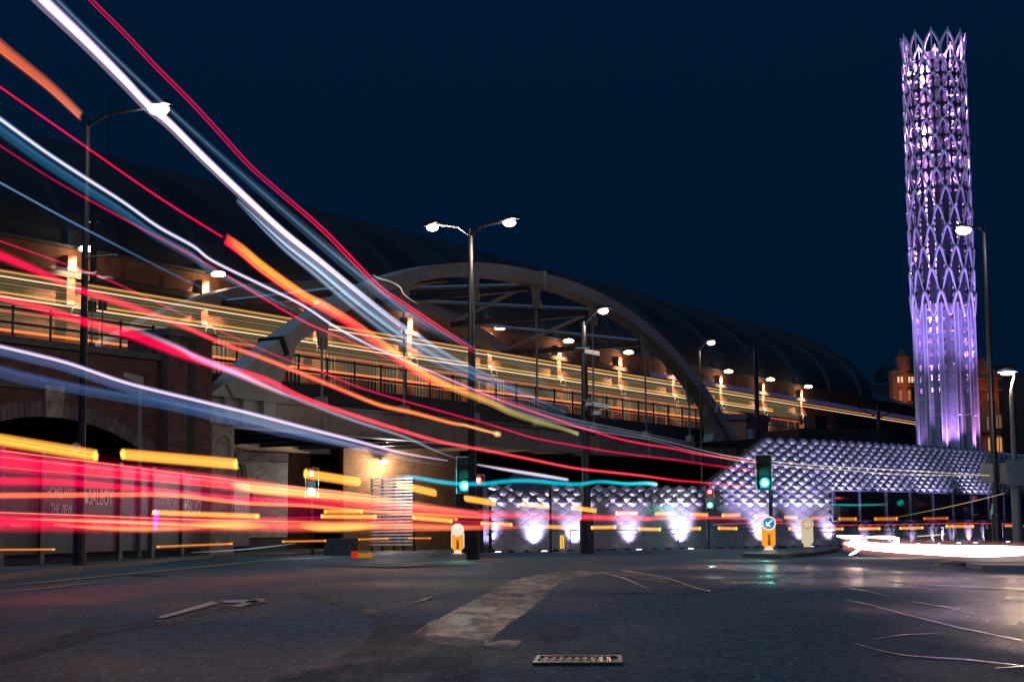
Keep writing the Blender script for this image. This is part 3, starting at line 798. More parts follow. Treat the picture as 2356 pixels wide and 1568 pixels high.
# inner core: flues, ladders and rings
cm = MB()
for k in range(5):
    q = 2*math.pi*k/5+.4; cm.tube([TC+Vector((.72*math.cos(q), .72*math.sin(q), 1)), TC+Vector((.72*math.cos(q), .72*math.sin(q), ztip-1.2-.4*(k % 3)))], .40, 10)
cm.build('flue', M_core, tower)
cm = MB(); z = 6.0; i = 0
while z < zc+1.0:
    for k in range(6):
        q = 2*math.pi*k/6+i*.3; a = TC+Vector((1.9*math.cos(q), 1.9*math.sin(q), z)); q2 = q+1.0
        cm.tube([a, TC+Vector((1.9*math.cos(q2), 1.9*math.sin(q2), z+random.choice((0, .9, 1.6))))], .06, 4)
        cm.tube([a, TC+Vector((.7*math.cos(q), .7*math.sin(q), z))], .07, 4)
    z += 1.25; i += 1
cm.build('bracing', M_core, tower)
z = fl_z[1]-2; i = 0
while z < zc+1.5:
    q = R(-90)+(R(70) if i % 2 else R(-70)) ; rr = 1.55
    light('POINT', TC+Vector((rr*math.cos(q), rr*math.sin(q), z)), 560 if z > zl else 330, (0.86, 0.42, 1.0), tower, .25)  # added violet lamps without fixtures inside the shell
    light('POINT', TC+Vector((1.5*math.cos(R(90)), 1.5*math.sin(R(90)), z+.8)), 160, (0.6, 0.42, 1.0), tower, .25) if i % 2 else None
    z += 2.4; i += 1
zroof = 6.5
for k, (q, e) in enumerate(((-100, 5200), (-47, 3400), (-10, 2400), (-165, 1200))):
    q = R(q); g = TC+Vector(((TR_+.75)*math.cos(q), (TR_+.75)*math.sin(q), zroof-.2))
    light('SPOT', g, e*.55, (0.62, 0.36, 1.0) if k != 1 else (.95, .38, .9), tower, .12, TC+Vector((TR_*.93*math.cos(q), TR_*.93*math.sin(q), zroof+9)), 70, 1.0)  # spots added round the shaft, no fixtures modelled
for k, q in enumerate((-55, -135)):
    q = R(q); g = TC+Vector(((TR_+6.0)*math.cos(q), (TR_+6.0)*math.sin(q), 6.2))
    light('SPOT', g, 24000, (0.42, 0.30, 1.0), tower, .2, TC+Z*30, 50, .9)  # added far spots without fixtures wash the tower

# ================================================================== BRIDGE AND VIADUCT
CB = 47.4
tL, zG = TZ(478, 900, CB); tR, _ = TZ(1692, 1030, CB)
zG = TZ(700, 932, CB)[1]
zGb = zG-1.22
bridge = thing('arch_bridge', 'grey steel bowstring arch bridge carrying the tram tracks over the road', 'bridge', B(tL, CB, 0))
def arch_z(f):     # f 0..1 along the span -> crown line (outer edge)
    return zG + (TZ(1130, 603, CB)[1]-zG)*(1-abs(2*f-1)**2.35)
def arch(c, near=True):
    mb = MB(); n = 56; wd = 1.05; pts = []
    for i in range(n+1):
        f = 0.012+0.976*i/n; pts.append((tL+(tR-tL)*f, arch_z(f)))
    secs = []
    for i, (t_, z_) in enumerate(pts):
        a = pts[max(0, i-1)]; b = pts[min(n, i+1)]; dx, dz = b[0]-a[0], b[1]-a[1]; L = math.hypot(dx, dz); nx, nz_ = dz/L, -dx/L
        th = .70
        secs.append((B(t_, c-wd/2, z_), B(t_, c+wd/2, z_), B(t_+nx*th, c+wd/2, z_+nz_*th), B(t_+nx*th, c-wd/2, z_+nz_*th)))
    for s_ in secs: mb.v += [Vector((q.x, q.y, max(q.z, zG+.03))) for q in s_]
    for i in range(n):
        for j in range(4):
            a = i*4+j; b = i*4+(j+1) % 4; mb.f.append((a, a+4, b+4, b))
    mb.f.append((0, 1, 2, 3)); mb.f.append(tuple(n*4+k for k in (3, 2, 1, 0)))
    o = mb.build('arch_rib', M_steel, bridge)
    return pts
apts = arch(CB); arch(CB+11.5)
# foot gussets
for sg, f0 in ((1, 0.0), (-1, 1.0)):
    for c in (CB, CB+11.5):
        def T(a): return (tL if sg > 0 else tR)+sg*a
        prof = [(-.3, 0), (.9, 1.55), (1.7, 2.35), (3.3, 3.0), (4.0, 3.15)]
        poly = [(T(-.3), zG+.04), (T(1.0), zG+.75), (T(2.6), zG+1.6), (T(5.6), zG+2.7), (T(5.3), zG+1.9), (T(4.7), zG+1.25), (T(4.45), zG+.75), (T(4.7), zG+.32), (T(5.3), zG+.12), (T(6.2), zG+.04)]
        MB().prism([B(a, c-.36, z_) for a, z_ in poly], N*.72).build('foot_gusset', M_steel, bridge)
# bolted splice collars
for f in (0.075, 0.925, 0.5):
    t_ = tL+(tR-tL)*f; z_ = arch_z(f); e = .01; t2 = tL+(tR-tL)*(f+e); z2 = arch_z(f+e); L = math.hypot(t2-t_, z2-z_); dx, dz = (t2-t_)/L, (z2-z_)/L
    nx, nz_ = dz, -dx; a = .09
    mb = MB(); q = [(t_-dx*a-nx*a, z_-dz*a-nz_*a), (t_+dx*a-nx*a, z_+dz*a-nz_*a), (t_+dx*a+nx*(.70+a), z_+dz*a+nz_*(.70+a)), (t_-dx*a+nx*(.70+a), z_-dz*a+nz_*(.70+a))]
    mb.prism([B(p[0], CB-.68, p[1]) for p in q], N*1.36).build('splice_collar', M_black if f < .5 else M_steel, bridge)
# cross bracing between the two arches
for f0, f1 in ((.25, .35), (.35, .25), (.35, .5), (.5, .35), (.5, .65), (.65, .5), (.65, .76), (.76, .65)):
    MB().tube([B(tL+(tR-tL)*f0, CB+.5, arch_z(f0)-.6), B(tL+(tR-tL)*f1, CB+11.0, arch_z(f1)-.6)], .11, 6).build('wind_brace', M_galv, bridge)
for f in (.25, .35, .5, .65, .76):
    MB().box(B(tL+(tR-tL)*f-.3, CB+.5, arch_z(f)-.95), D*.4, N*10.5, Z*.35).build('cross_beam', M_pole, bridge)
# edge girder
def girder(c, nm='edge_girder'):
    mb = MB(); mb.box(B(tL-1.2, c-.04, zGb), D*(tR-tL+2.4), N*.08, Z*(zG-zGb))
    mb.box(B(tL-1.2, c-.32, zG), D*(tR-tL+2.4), N*.64, Z*.05); mb.box(B(tL-1.2, c-.32, zGb-.05), D*(tR-tL+2.4), N*.64, Z*.05)
    mb.build(nm, M_steel, bridge)
girder(CB); girder(CB+11.5)
HX = (740, 930, 1093, 1237, 1367, 1487, 1587)
hT = [tx(x, CB) for x in HX]
for t_ in [tL-1.0, tL-.1, tL+.8, tL+2.0, tL+3.4]+hT+[tR-3, tR-1.6, tR-.6]:
    MB().box(B(t_-.02, CB-.30, zGb), D*.04, N*.26, Z*(zG-zGb)).build('stiffener', M_steel, bridge)
for t_ in (tL+4.6, tx(1113, CB), tx(1420, CB)):
    mb = MB(); mb.box(B(t_, CB-.07, zGb+.08), D*.7, N*.03, Z*(zG-zGb-.16))
    for a in range(4):
        for b in range(9): mb.cbox(B(t_+.1+a*.165, CB-.08, zGb+.16+b*.115), .05, .05, .05, .6)
    mb.build('bolted_plate', M_steel, bridge)
def arch_at(t_):
    f = (t_-tL)/(tR-tL); return arch_z(f)-.70/max(.5, math.cos(math.atan((arch_z(min(1, f+.01))-arch_z(max(0, f-.01)))/(.02*(tR-tL)))))
for i, t_ in enumerate(hT):
    zt = arch_at(t_)+.1
    hm = MB(); hm.prism([B(t_-.55, CB-.06, zt+.25), B(t_+.55, CB-.06, zt+.25), B(t_+.25, CB-.06, zt-1.25), B(t_-.25, CB-.06, zt-1.25)], N*.12)
    hm.cbox(B(t_-.14, CB-.12, zt-1.15), .1, .34, .5, .5); hm.cbox(B(t_+.14, CB-.12, zt-1.15), .1, .34, .5, .5)
    h_ = hm.build('hanger_bracket', M_steel, bridge)
    MB().tube([B(t_, CB, zt-1.2), B(t_, CB, zG+.45)], .055, 8).build('hanger_rod', M_galv, h_)
    MB().box(B(t_-.22, CB-.2, zG+.05), D*.44, N*.4, Z*.42).build('anchor_block', M_steel, h_)
# deck and soffit
zD = zG+.55
mb = MB(); mb.box(B(tL-60, CB+.9, zD-.5), D*(tR-tL+240), N*15, Z*.5); mb.build('deck', M_dark, bridge)
for k in range(17):
    t_ = tL+(tR-tL)*k/16; MB().box(B(t_-.12, CB+.06, zGb+.1), D*.24, N*11.3, Z*.75).build('floor_beam', M_black, bridge)
# deck fascia behind girder
MB().box(B(tL-.8, CB+.75, zG+.15), D*(tR-tL+1.6), N*.15, Z*(zD+.42-zG)).build('parapet_beam', mat('dark_parapet', (.03, .035, .04), .6), bridge)

M_rail = M_black
def railing(parent, c, t0, t1, z0, z1, pitch, name='railing_post'):
    n = max(1, round((t1-t0)/pitch))
    for k in range(n+1):
        t_ = t0+(t1-t0)*k/n
        MB().tube([B(t_, c, z0), B(t_, c, z0+.1), B(t_, c, z1), B(t_, c, z1+.10)], [.085, .05, .05, .075], 8).build('post', M_rail, parent)
    for z_ in (z1, (z0+z1)/2):
        MB().tube([B(t0, c, z_), B(t1, c, z_)], .045, 6).build('rail', M_rail, parent)
rt = PL(714, 822, CB+1.6).z; rb = rt-1.35
rl = thing('deck_railing', 'long black post and rail fence along the arch bridge deck', 'railing', B(tL, CB+1.6, rb))
railing(rl, CB+1.6, tx(466, CB+1.6), tx(1690, CB+1.6), rb, rt, 2.26)

# left viaduct wall with arch, coping, pillar
CV = CB
zcop = TZ(28, 790, CV)[1]
tv0, tv1 = tx(-160, CV), tx(362, CV)
viad = thing('viaduct_wall', 'dark red brick viaduct wall with a wide arch at the left edge', 'wall', B(tv1, CV, 0))
ta, za = TZ(120, 957, CV); tb2, zb2 = TZ(338, 1040, CV); hw = (tb2-ta)+.9
Rr = 0; rise = za-zb2+.6; Rr = (hw*hw+rise*rise)/(2*rise)
def inarch(t_, z_, grow=0.0):
    cz_ = za-Rr; 
    if z_ < za-rise: return abs(t_-ta) < hw+grow*.6
    return (t_-ta)**2+(z_-cz_)**2 < (Rr+grow)**2
L_ = tv1-tv0; H_ = zcop
def mk(a, b): return not inarch(tv0+a, b+0.0, .55)
# keep only bricks above the hoarding line that can be seen, coarse wall below
bricks(viad, B(tv0, CV, 3.0), D, Z, L_, H_-3.0, M_brick, M_mortar, -N, mask=lambda a, b: mk(a, b+3.0))
bk = MB(); n = 90
for i in range(n):
    t0_, t1_ = tv0+L_*i/n, tv0+L_*(i+1)/n; tm = (t0_+t1_)/2
    x = abs(tm-ta); zt = 0 if x > hw+.3 else (za-Rr+math.sqrt(max(0, (Rr+.5)**2-x*x)))
    bk.box(B(t0_, CV+.03, zt), D*(t1_-t0_), N*.6, Z*(H_-zt))
bk.build('mortar_bed', M_mortar, viad)
# voussoirs
nv = 46; amax = math.asin(min(.99, hw/Rr)); me_ = []
for k in range(nv):
    a = -amax+2*amax*(k+.5)/nv; da = 2*amax/nv*.46
    if abs(a) < .02: continue
    q = [(a-da, Rr-.03), (a+da, Rr-.03), (a+da, Rr+.55), (a-da, Rr+.55)]
    MB().prism([B(ta+r_*math.sin(x_), CV-.03, za-Rr+r_*math.cos(x_)) for x_, r_ in q], N*.6).build('arch_brick', M_dbrick, viad)
MB().prism([B(ta-.42, CV-.14, za-.05), B(ta-.5, CV-.14, za+1.15), B(ta+.5, CV-.14, za+1.15), B(ta+.42, CV-.14, za-.05)], N*.5).build('keystone', M_stone, viad)
MB().box(B(tv0, CV-.12, za+.95), D*(ta-.52-tv0), N*.2, Z*.22).build('string_course', M_cope, viad)
MB().box(B(ta+.52, CV-.12, za+.95), D*(tv1-ta-.52), N*.2, Z*.22).build('string_course', M_cope, viad)
k = 0; t_ = tv0
while t_ < tv1-.1:
    l = min(1.1, tv1-t_); MB().box(B(t_, CV-.18, H_), D*(l-.02), N*.7, Z*.26).build('coping_stone', M_cope, viad); t_ += 1.1
MB().box(B(tv0, CV+4.5, 0), D*L_, N*.2, Z*H_).build('tunnel_wall', M_dark, viad)
r2 = thing('viaduct_railing', 'short black railing above the left viaduct coping', 'railing', B(tv1, CV+.2, H_))
railing(r2, CV+.2, tx(-60, CV), tv1-.1, H_+.26, TZ(28, 706, CV)[1], 1.93)
# left brick pillar
tp0, tp1 = tx(362, CV), tx(463, CV); zp = TZ(400, 757, CV-.5)[1]
pil = thing('brick_pillar', 'tall red brick pillar between the viaduct wall and the steel arch', 'pillar', B(tp0, CV-.6, 0))
CP = CV-.55; wP = tp1-tp0
MB().box(B(tp0, CP+.05, 0), D*wP, N*2.2, Z*(zp-.3)).build('pillar_core', M_mortar, pil)
bricks(pil, B(tp0, CP, 3.0), D, Z, wP*.44, zp-3.3, M_brick, M_mortar, -N, limit=150, backing=False)
bricks(pil, B(tp0+wP*.60, CP, 3.0), D, Z, wP*.40, zp-3.3, M_brick, M_mortar, -N, limit=150, backing=False)
MB().box(B(tp0+wP*.45, CP-.02, 3.0), D*(wP*.14), N*.08, Z*(zp-3.3)).build('painted_recess', M_black, pil)  # flat black strip, the shade of a recess put into its colour
bricks(pil, B(tp0, CP+2.2, 3.0), -N, Z, 2.1, zp-3.3, M_brick, M_mortar, -D, limit=10, backing=False)
MB().box(B(tp0-.15, CP-.15, zp-.3), D*(wP+.3), N*2.6, Z*.3).build('cap', M_cope, pil)
# stone pier under the girder end, with an arched recess
ts0, ts1 = tx(474, CB-.3), tx(533, CB-.3); zs1 = TZ(500, 978, CB)[1]
st = thing('stone_pier', 'weathered stone pier with an arched niche under the bridge end', 'pier', B(ts0, CB-.5, 0))
ws = ts1-ts0
MB().box(B(ts0, CB-.45, 0), D*ws, N*1.6, Z*zs1).build('shaft', M_stone, st)
MB().box(B(ts0-.12, CB-.6, zs1), D*(ws+.24), N*1.9, Z*.35).build('cap', M_stone, st)
arc = [B(ts0+ws/2+(.36*ws)*math.cos(q), CB-.46, zs1-.95+(.36*ws)*math.sin(q)) for q in [math.pi*k/14 for k in range(15)]]
mb = MB(); mb.tube([arc[0]-Z*3.5]+arc+[arc[-1]-Z*3.5], .075, 6); mb.build('niche_moulding', mat('pale_sandstone', (.30, .27, .23), .8), st)
# abutment behind the pier, right hand pillar
MB().box(B(tp1+.02, CB+.4, 0), D*2.4, N*11, Z*zGb).build('abutment', M_dark, bridge)
tr0, tr1 = tx(1700, CB), tx(1752, CB); zr = TZ(1720, 955, CB)[1]
p2 = thing('brick_pillar', 'right hand red brick pillar where the steel arch lands', 'pillar', B(tr0, CB-.6, 0))
MB().box(B(tr0, CB-.55, 0), D*(tr1-tr0), N*1.8, Z*(zr-.4)).build('shaft', M_bwall, p2)
MB().box(B(tr0-.12, CB-.7, zr-.4), D*(tr1-tr0+.24), N*2.1, Z*.4).build('cap', M_cope, p2)
MB().box(B(tr0+.1, CB-1.0, zr-2.8), D*1.3, N*.44, Z*1.7).build('equipment_box', M_gpole, p2)
rz = PL(1780, 978, CB+.6).z
r3 = thing('approach_railing', 'black railing right of the right hand brick pillar', 'railing', B(tr1, CB+.6, rz-1.3))
railing(r3, CB+.6, tr1+.2, tx(1840, CB), rz-1.35, rz, 2.4)
MB().box(B(tr1, CB-.2, 0), D*80, N*.8, Z*(rz-1.4)).build('retaining_wall', M_dark, p2)

# white glazed brick wall beneath the bridge
gw = thing('glazed_brick_wall', 'pale glazed brick wall with stone coping beneath the bridge', 'wall', gz(545, 88))
a = W(540, 1078, 88); b = W(662, 1080, 90); a.z = b.z = 0; dr = (b-a); hL = W(600, 1062, 89).z; hT_ = W(600, 1042, 89).z
nf = Vector((dr.y, -dr.x, 0)).normalized()
bricks(gw, a+Z*.8, dr, Z, dr.length, hL-.8, M_glaze, M_mortar2, nf, limit=300)
MB().box(a-nf*.09, dr, -nf*.4, Z*hL).build('wall_core', M_mortar, gw)
for k in range(4):
    MB().box(a+dr*(k/4)+Z*(hL+.02)+nf*.10, dr*.245, -nf*.6, Z*(hT_-hL)).build('coping_stone', M_stone, gw)
MB().tube([a+dr*.1+nf*.1+Z*hL*.2, a+dr*.1+nf*.1+Z*hL*.95, a+dr*.16+nf*.12+Z*(hL*.98), a+dr*.2+nf*.1+Z*hL*.85, a+dr*.2+nf*.1+Z*.5], .035, 6).build('pipe', M_black, gw)
MB().box(a+dr*.28+nf*.02+Z*(hL*.55), dr*.05, nf*.2, Z*.5).build('meter_box', M_gpole, gw)

# rough wall with bulkhead lamp and slat fence
bw = thing('brick_wall', 'rough brown brick wall under the bridge lit by one bulkhead lamp', 'wall', gz(850, 96))
a = gz(790, 96); b = gz(1060, 100); dr = b-a; nf = Vector((dr.y, -dr.x, 0)).normalized(); hh = W(870, 1015, 97).z
MB().box(a, dr, -nf*.5, Z*hh).build('shaft', brickmat('brown_brick', (.20, .13, .09), (.12, .08, .055), (.07, .05, .04)), bw)
lp_ = W(874, 1062, 97.0)+nf*.5
bl = thing('bulkhead_lamp', 'glowing bulkhead wall lamp above the white slatted fence', 'wall lamp', lp_)
MB().lathe(lp_-Z*.10, [(.05, 0), (.24, .06), (.24, .14), (.08, .20)], 14).build('lens', E_flood, bl)
MB().box(lp_+Z*.1-nf*.55, nf*.55, Vector((-nf.y, nf.x, 0))*.08, Z*.08).build('bracket', M_black, bl)
light('POINT', lp_-Z*.3+nf*.35, 800, (1, .66, .36), bl, .15)
sf = thing('slatted_fence', 'white horizontal slat fence glowing under the bulkhead lamp', 'fence', gz(856, 92))
a = gz(853, 92); b = gz(950, 90.5); dr = b-a; nf = Vector((dr.y, -dr.x, 0)).normalized(); zt = W(870, 1104, 92).z
for k in range(21):
    MB().box(a+Z*(.3+(zt-.3)*k/20), dr, nf*.03, Z*.085).build('slat', M_wframe, sf)
for f in (0, .25, .53, .75, 1):
    MB().box(a+dr*f-nf*.10, dr.normalized()*.07, nf*.08, Z*zt).build('post', M_black, sf)
light('POINT', W(905, 1112, 89.0)+Z*.2, 420, (1, .86, .92), sf, .2)  # added lamp without a fixture, brightens the slats
fb = thing('invented_block', 'invented dark blue block with made-up dim windows seen through the gap under the bridge', 'building', gz(1350, 150))
MB().box(gz(1060, 150), gz(1760, 160)-gz(1060, 150), Vector((0, 8, 0)), Z*8.5).build('wall', mat('dark_navy_wall', (.035, .05, .065), .7), fb)
for k in range(9):
    q = W(1150+k*62, 1072, 149.3); MB().box(q, Vector((1.1, 0, 0)), Vector((0, .2, 0)), Z*1.3).build('window', emat('added_red_glow', (.5, .06, .09), .10) if k % 3 else E_coolglow, fb)  # invented windows, their dim glow added to the dark gap
# low dark cabinet, red and yellow barrier
cb = thing('low_dark_wall', 'low dark boxy wall at the kerb behind the red barrier foot', 'low wall', gz(770, 74))
MB().box(gz(746, 74), gz(808, 73)-gz(746, 74), Vector((0, 3, 0)), Z*W(760, 1238, 74).z).build('block', mat('dark_concrete', (.05, .055, .065), .7), cb)
bf = thing('barrier_foot', 'red and yellow road barrier foot lying at the kerb', 'barrier', gz(825, 66))
q = gz(808, 66); e = gz(856, 66)-q
MB().box(q, e*.30, Vector((0, .3, 0)), Z*.26).build('red_block', emat('red_block_glow', (1, .05, .02), .5), bf)  # both blocks emit their colour; the lit look is put in
MB().box(q+e*.32, e*.68, Vector((0, .3, 0)), Z*.18).build('yellow_block', emat('yellow_block_glow', (1, .42, .03), .35), bf)

# ================================================================== HALL (long brick side wall and vaulted roof)
CH = 61.7
LX = [180, 480, 716, 940, 1117, 1283, 1423, 1543, 1660, 1762, 1848]
LY = [564, 627, 692, 718, 757, 790, 817, 848, 865, 886, 905]
lt = [TZ(x, y, CH-.5) for x, y in zip(LX, LY)]
step = (lt[-1][0]-lt[0][0])/10; zL = sum(a[1] for a in lt)/11
zLm = zL
hall = thing('exhibition_hall', 'long dark brick hall with a huge ribbed barrel vault roof', 'building', B(lt[5][0], CH, 0))
hE = tx(2120, CH, 1000); h0 = lt[0][0]-step*2.2; hR = tx(2005, CH, 930)
MB().box(B(h0, CH, 0), D*(hE-h0), N*1.2, Z*(zL+.35)).build('wall', M_bwall, hall)
MB().box(B(h0, CH-.42, zL-1.18), D*(hE-h0), N*.42, Z*.30).build('cornice', mat('dark_cornice', (.05, .045, .045), .7), hall)
MB().box(B(h0, CH-.20, zL+.35), D*(hE-h0), N*1.4, Z*.16).build('eaves_gutter', M_cope, hall)
MB().box(B(h0, CH-.25, zL-2.65), D*(hE-h0), N*.25, Z*.16).build('lower_band', mat('dark_cornice', (.05, .045, .045), .7), hall)
for i in range(10+1):
    t_ = lt[0][0]+step*i
    pb = MB().box(B(t_-.62, CH-.45, zL-.86), D*.56, N*.46, Z*.80).build('pilaster', M_bwall, hall)
    MB().box(B(t_-.62, CH-.40, zL-2.3), D*.56, N*.41, Z*1.1).build('pilaster_shaft', M_bwall, hall)
    MB().prism([B(t_-.62, CH-.39, zL-2.32), B(t_-.06, CH-.39, zL-2.32), B(t_-.34, CH-.02, zL-2.75), B(t_-.62, CH-.02, zL-2.75)], Z*.02) if False else None
    MB().box(B(t_-.62, CH-.44, zL-2.56), D*.5, N*.44, Z*.25).build('corbel', M_wframe, hall)
    arcp = [B(t_+.05+.42*math.cos(q), CH-.5, zL-3.05+.5*math.sin(q)) for q in [math.pi*k/8 for k in range(9)]]
    MB().tube(arcp+[B(t_+.05+.42, CH-.5, zL-3.06)], .03, 5).build('hood_ring', M_wframe, hall)
    # recessed panels between
    for j in range(3):
        MB().box(B(t_+1.1+j*(step-1.6)/3, CH-.06, zL-.75), D*((step-2.0)/3-.3), N*.08, Z*.62).build('wall_panel', M_bwall, hall)
    # windows behind the tracks
    for j in range(4):
        tw = t_+.9+j*(step-1.2)/4
        wn = MB().box(B(tw, CH-.05, zD+.4), D*1.15, N*.05, Z*(zL-3.1-zD-.4)).build('window', M_black, hall)
        fr = MB()
        for q in (0, .36, .74, 1.10): fr.box(B(tw+q, CH-.10, zD+.4), D*.05, N*.05, Z*(zL-3.1-zD-.4))
        fr.box(B(tw, CH-.11, zD+1.9), D*1.15, N*.05, Z*.05)
        fr.build('glazing_bar', mat('dull_window_paint', (.24, .22, .2), .6), wn)
names = ['leftmost, beside the tall mast', 'second from left', 'third, beside the orange streak', 'fourth, right of the second hanger rod', 'fifth, hidden behind the steel arch top', 'sixth, right of the central double lamp', 'seventh, right of the thick camera mast', 'eighth, at the falling arch rib', 'ninth, right of the thin street lamp', 'tenth, second from the right end', 'eleventh, at the right end']
FL0 = None
for i in range(11):
    t_ = lt[0][0]+step*i; p = B(t_+.02, CH-1.05, zL+.28)
    lab = 'floodlight above a brick pilaster of the hall, '+names[i]
    fl = thing('wall_floodlight', lab, 'floodlight', p, 'floodlights along the hall wall')
    if True:
        MB().lathe(p-Z*.16, [(.05, 0), (.34, .06), (.40, .15), (.28, .26), (.05, .31)], 14).build('lens', E_flood, fl)
        MB().tube([p+Z*.12, p+Z*.12+N*1.0], .04, 6).build('bracket', M_black, fl)
        light('POINT', p-Z*.35+N*.1, 30, (1, .55, .28), fl, .15)
        light('SPOT', p-Z*.24-N*.05, 2400, (1, .60, .32), fl, .12, B(t_-.25, CH-.1, zL-2.0), 100, .8)
# lamps added along the platform to warm the hall wall
for i in range(0, 11):
    t_ = lt[0][0]+step*(i+.5); p = B(t_, CH-2.2, zD+2.9)
    pl = thing('added_platform_lamp', 'small dim added lamp on the wall side of the tracks, bay %s' % (['one', 'two', 'three', 'four', 'five', 'six', 'seven', 'eight', 'nine', 'ten', 'eleven'][i]+' from the left'), 'lamp', p, 'added platform lamps along the hall')
    MB().tube([p, B(t_, CH-2.2, zD)], .03, 5).build('post', M_black, pl); MB().lathe(p, [(.02, 0), (.07, .02), (.05, .08)], 8).build('lens', emat('added_lamp_lens', (1, .7, .4), 1.2), pl)
    light('POINT', p+Z*.2, 26, (1, .72, .42), pl, .3)
# vault
half = 32.0; ze = zL+.5; m_sil = (PL(1370, 657, CH).z-CAM_H)/CH
hgt = min((m_sil*(CH+.6+half-half*math.cos(q))-ze+CAM_H)/math.sin(q) for q in [R(a) for a in range(20, 90, 2)])
def vault(t_, q, lift=0.0):
    e = 1.0
    return B(t_, CH+.6+half-(half+lift)*math.cos(q), ze+(hgt+lift)*math.sin(q))
qs = [math.pi*k/40 for k in range(41)]
vb = MB()
for k in range(40): vb.quad(vault(h0-20, qs[k]), vault(hR, qs[k]), vault(hR, qs[k+1]), vault(h0-20, qs[k+1]))
vb.poly([vault(hR, q) for q in qs]); vb.build('roof', M_roof, hall)
i = -4
while lt[0][0]+step*i < hR-1:
    t_ = lt[0][0]+step*i; 
    rb_ = MB(); wd = 3.6; lift = .42
    for k in range(40):
        a0, a1 = vault(t_, qs[k], lift), vault(t_+wd, qs[k], lift); b0, b1 = vault(t_, qs[k+1], lift), vault(t_+wd, qs[k+1], lift)
        rb_.quad(a0, a1, b1, b0); rb_.quad(vault(t_, qs[k]), a0, b0, vault(t_, qs[k+1])); rb_.quad(a1, vault(t_+wd, qs[k]), vault(t_+wd, qs[k+1]), b1)
    rr = rb_.build('roof_rib', M_rib, hall)
    sm_ = MB()
    for j in range(9):
        for k in range(4, 22): 
            q = (t_+.2+j*.4); sm_.quad(vault(q, qs[k], lift+.08), vault(q+.12, qs[k], lift+.08), vault(q+.12, qs[k+1], lift+.08), vault(q, qs[k+1], lift+.08))
    sm_.build('standing_seam', M_roof, rr)
    i += 1
p = W(251, 345, 150); an = thing('roof_mast', 'thin aerial mast on the hall roof at the left', 'mast', vault(p.dot(D), R(40)))
q0 = W(250, 360, 120); MB().tube([q0-Z*6, W(251, 212, 120)], [.06, .04], 5).build('pole', M_pole, an)

MB().box(B(tx(1925, CH), CH-.25, 0), D*(hE-tx(1925, CH)), N*.2, Z*(zL-1.2)).build('darkening_sheet', M_roof, hall)  # dark sheet added over the brick to darken this wall end
MB().quad(B(hR-2, CH-.1, zL+.52), B(hE+4, CH-.1, zL+.52), B(hE+4, CH+9, zL+3.6), B(hR-2, CH+9, zL+3.6)).build('lean_to_roof', M_rib, hall)
# ================================================================== HOTEL HOTEL behind
HY = 245
hot = thing('victorian_hotel', 'ornate terracotta hotel with a domed turret far behind the tower', 'building', gz(2085, HY))
def hb(x0, y0, x1, y1, Y, nm, m, dep=8, par=None):
    a = W(x0, y1, Y); b = W(x1, y1, Y); h = W((x0+x1)/2, y0, Y).z; z0 = max(0, a.z)
    return MB().box((a.x, a.y, z0), Vector((b.x-a.x, 0, 0)), Vector((0, dep, 0)), Z*(h-z0)).build(nm, m, par or hot)
def cyl(x, r, y0, y1, Y, nm, m, n=10):
    a = W(x, y1, Y); h = W(x, y0, Y).z; r_ = r*Y/FPX
    return MB().lathe((a.x, a.y+r_, a.z), [(r_, 0), (r_, h-a.z)], n).build(nm, m, hot)
cyl(2082, 26, 850, 1010, HY, 'turret', M_hotel); cyl(2082, 29, 858, 864, HY, 'turret_cornice', M_hotel); cyl(2082, 28, 884, 888, HY, 'turret_cornice', M_hotel); cyl(2082, 28, 922, 926, HY, 'turret_cornice', M_hotel)
cyl(2082, 17, 822, 852, HY, 'lantern', M_hotel); cyl(2082, 19, 818, 823, HY, 'lantern_cornice', M_hotel)
a = W(2080, 818, HY); s_ = HY/FPX
MB().lathe((a.x, a.y+1, a.z), [(17*s_, 0), (14*s_, 9*s_), (8*s_, 16*s_), (2.5*s_, 20*s_), (.8*s_, 34*s_)], 10).build('dome', M_slate, hot)
for x in (2066, 2074, 2091, 2098, 2104): hb(x, 866, x+3.6, 879, HY-.5, 'window', emat('pale_lit_window', (1, .62, .35), .9), .3)
for x in (2070, 2090): hb(x, 897, x+6, 920, HY-.5, 'window', emat('amber_window', (1, .35, .12), .35), .3)
for x in (2072, 2090): hb(x, 936, x+9, 952, HY-.5, 'window', emat('amber_window', (1, .35, .12), .35), .3)
hb(2036, 842, 2056, 870, HY+26, 'wing', M_slate); hb(2000, 885, 2056, 1010, HY+26, 'wing', M_slate)
hb(2108, 835, 2150, 1010, HY+3, 'wing', M_slate)
hb(2250, 868, 2306, 1100, HY, 'main_block', M_hotel); hb(2306, 838, 2345, 1100, HY+4, 'main_block', M_slate); hb(2345, 858, 2372, 1100, HY+3, 'main_block', M_slate)
a = W(2255, 870, HY); b = W(2306, 872, HY); cpk = W(2262, 822, HY)
MB().prism([a, b, cpk], Vector((0, 8, 0))).build('gable', M_hotel, hot)
hot_lights = []
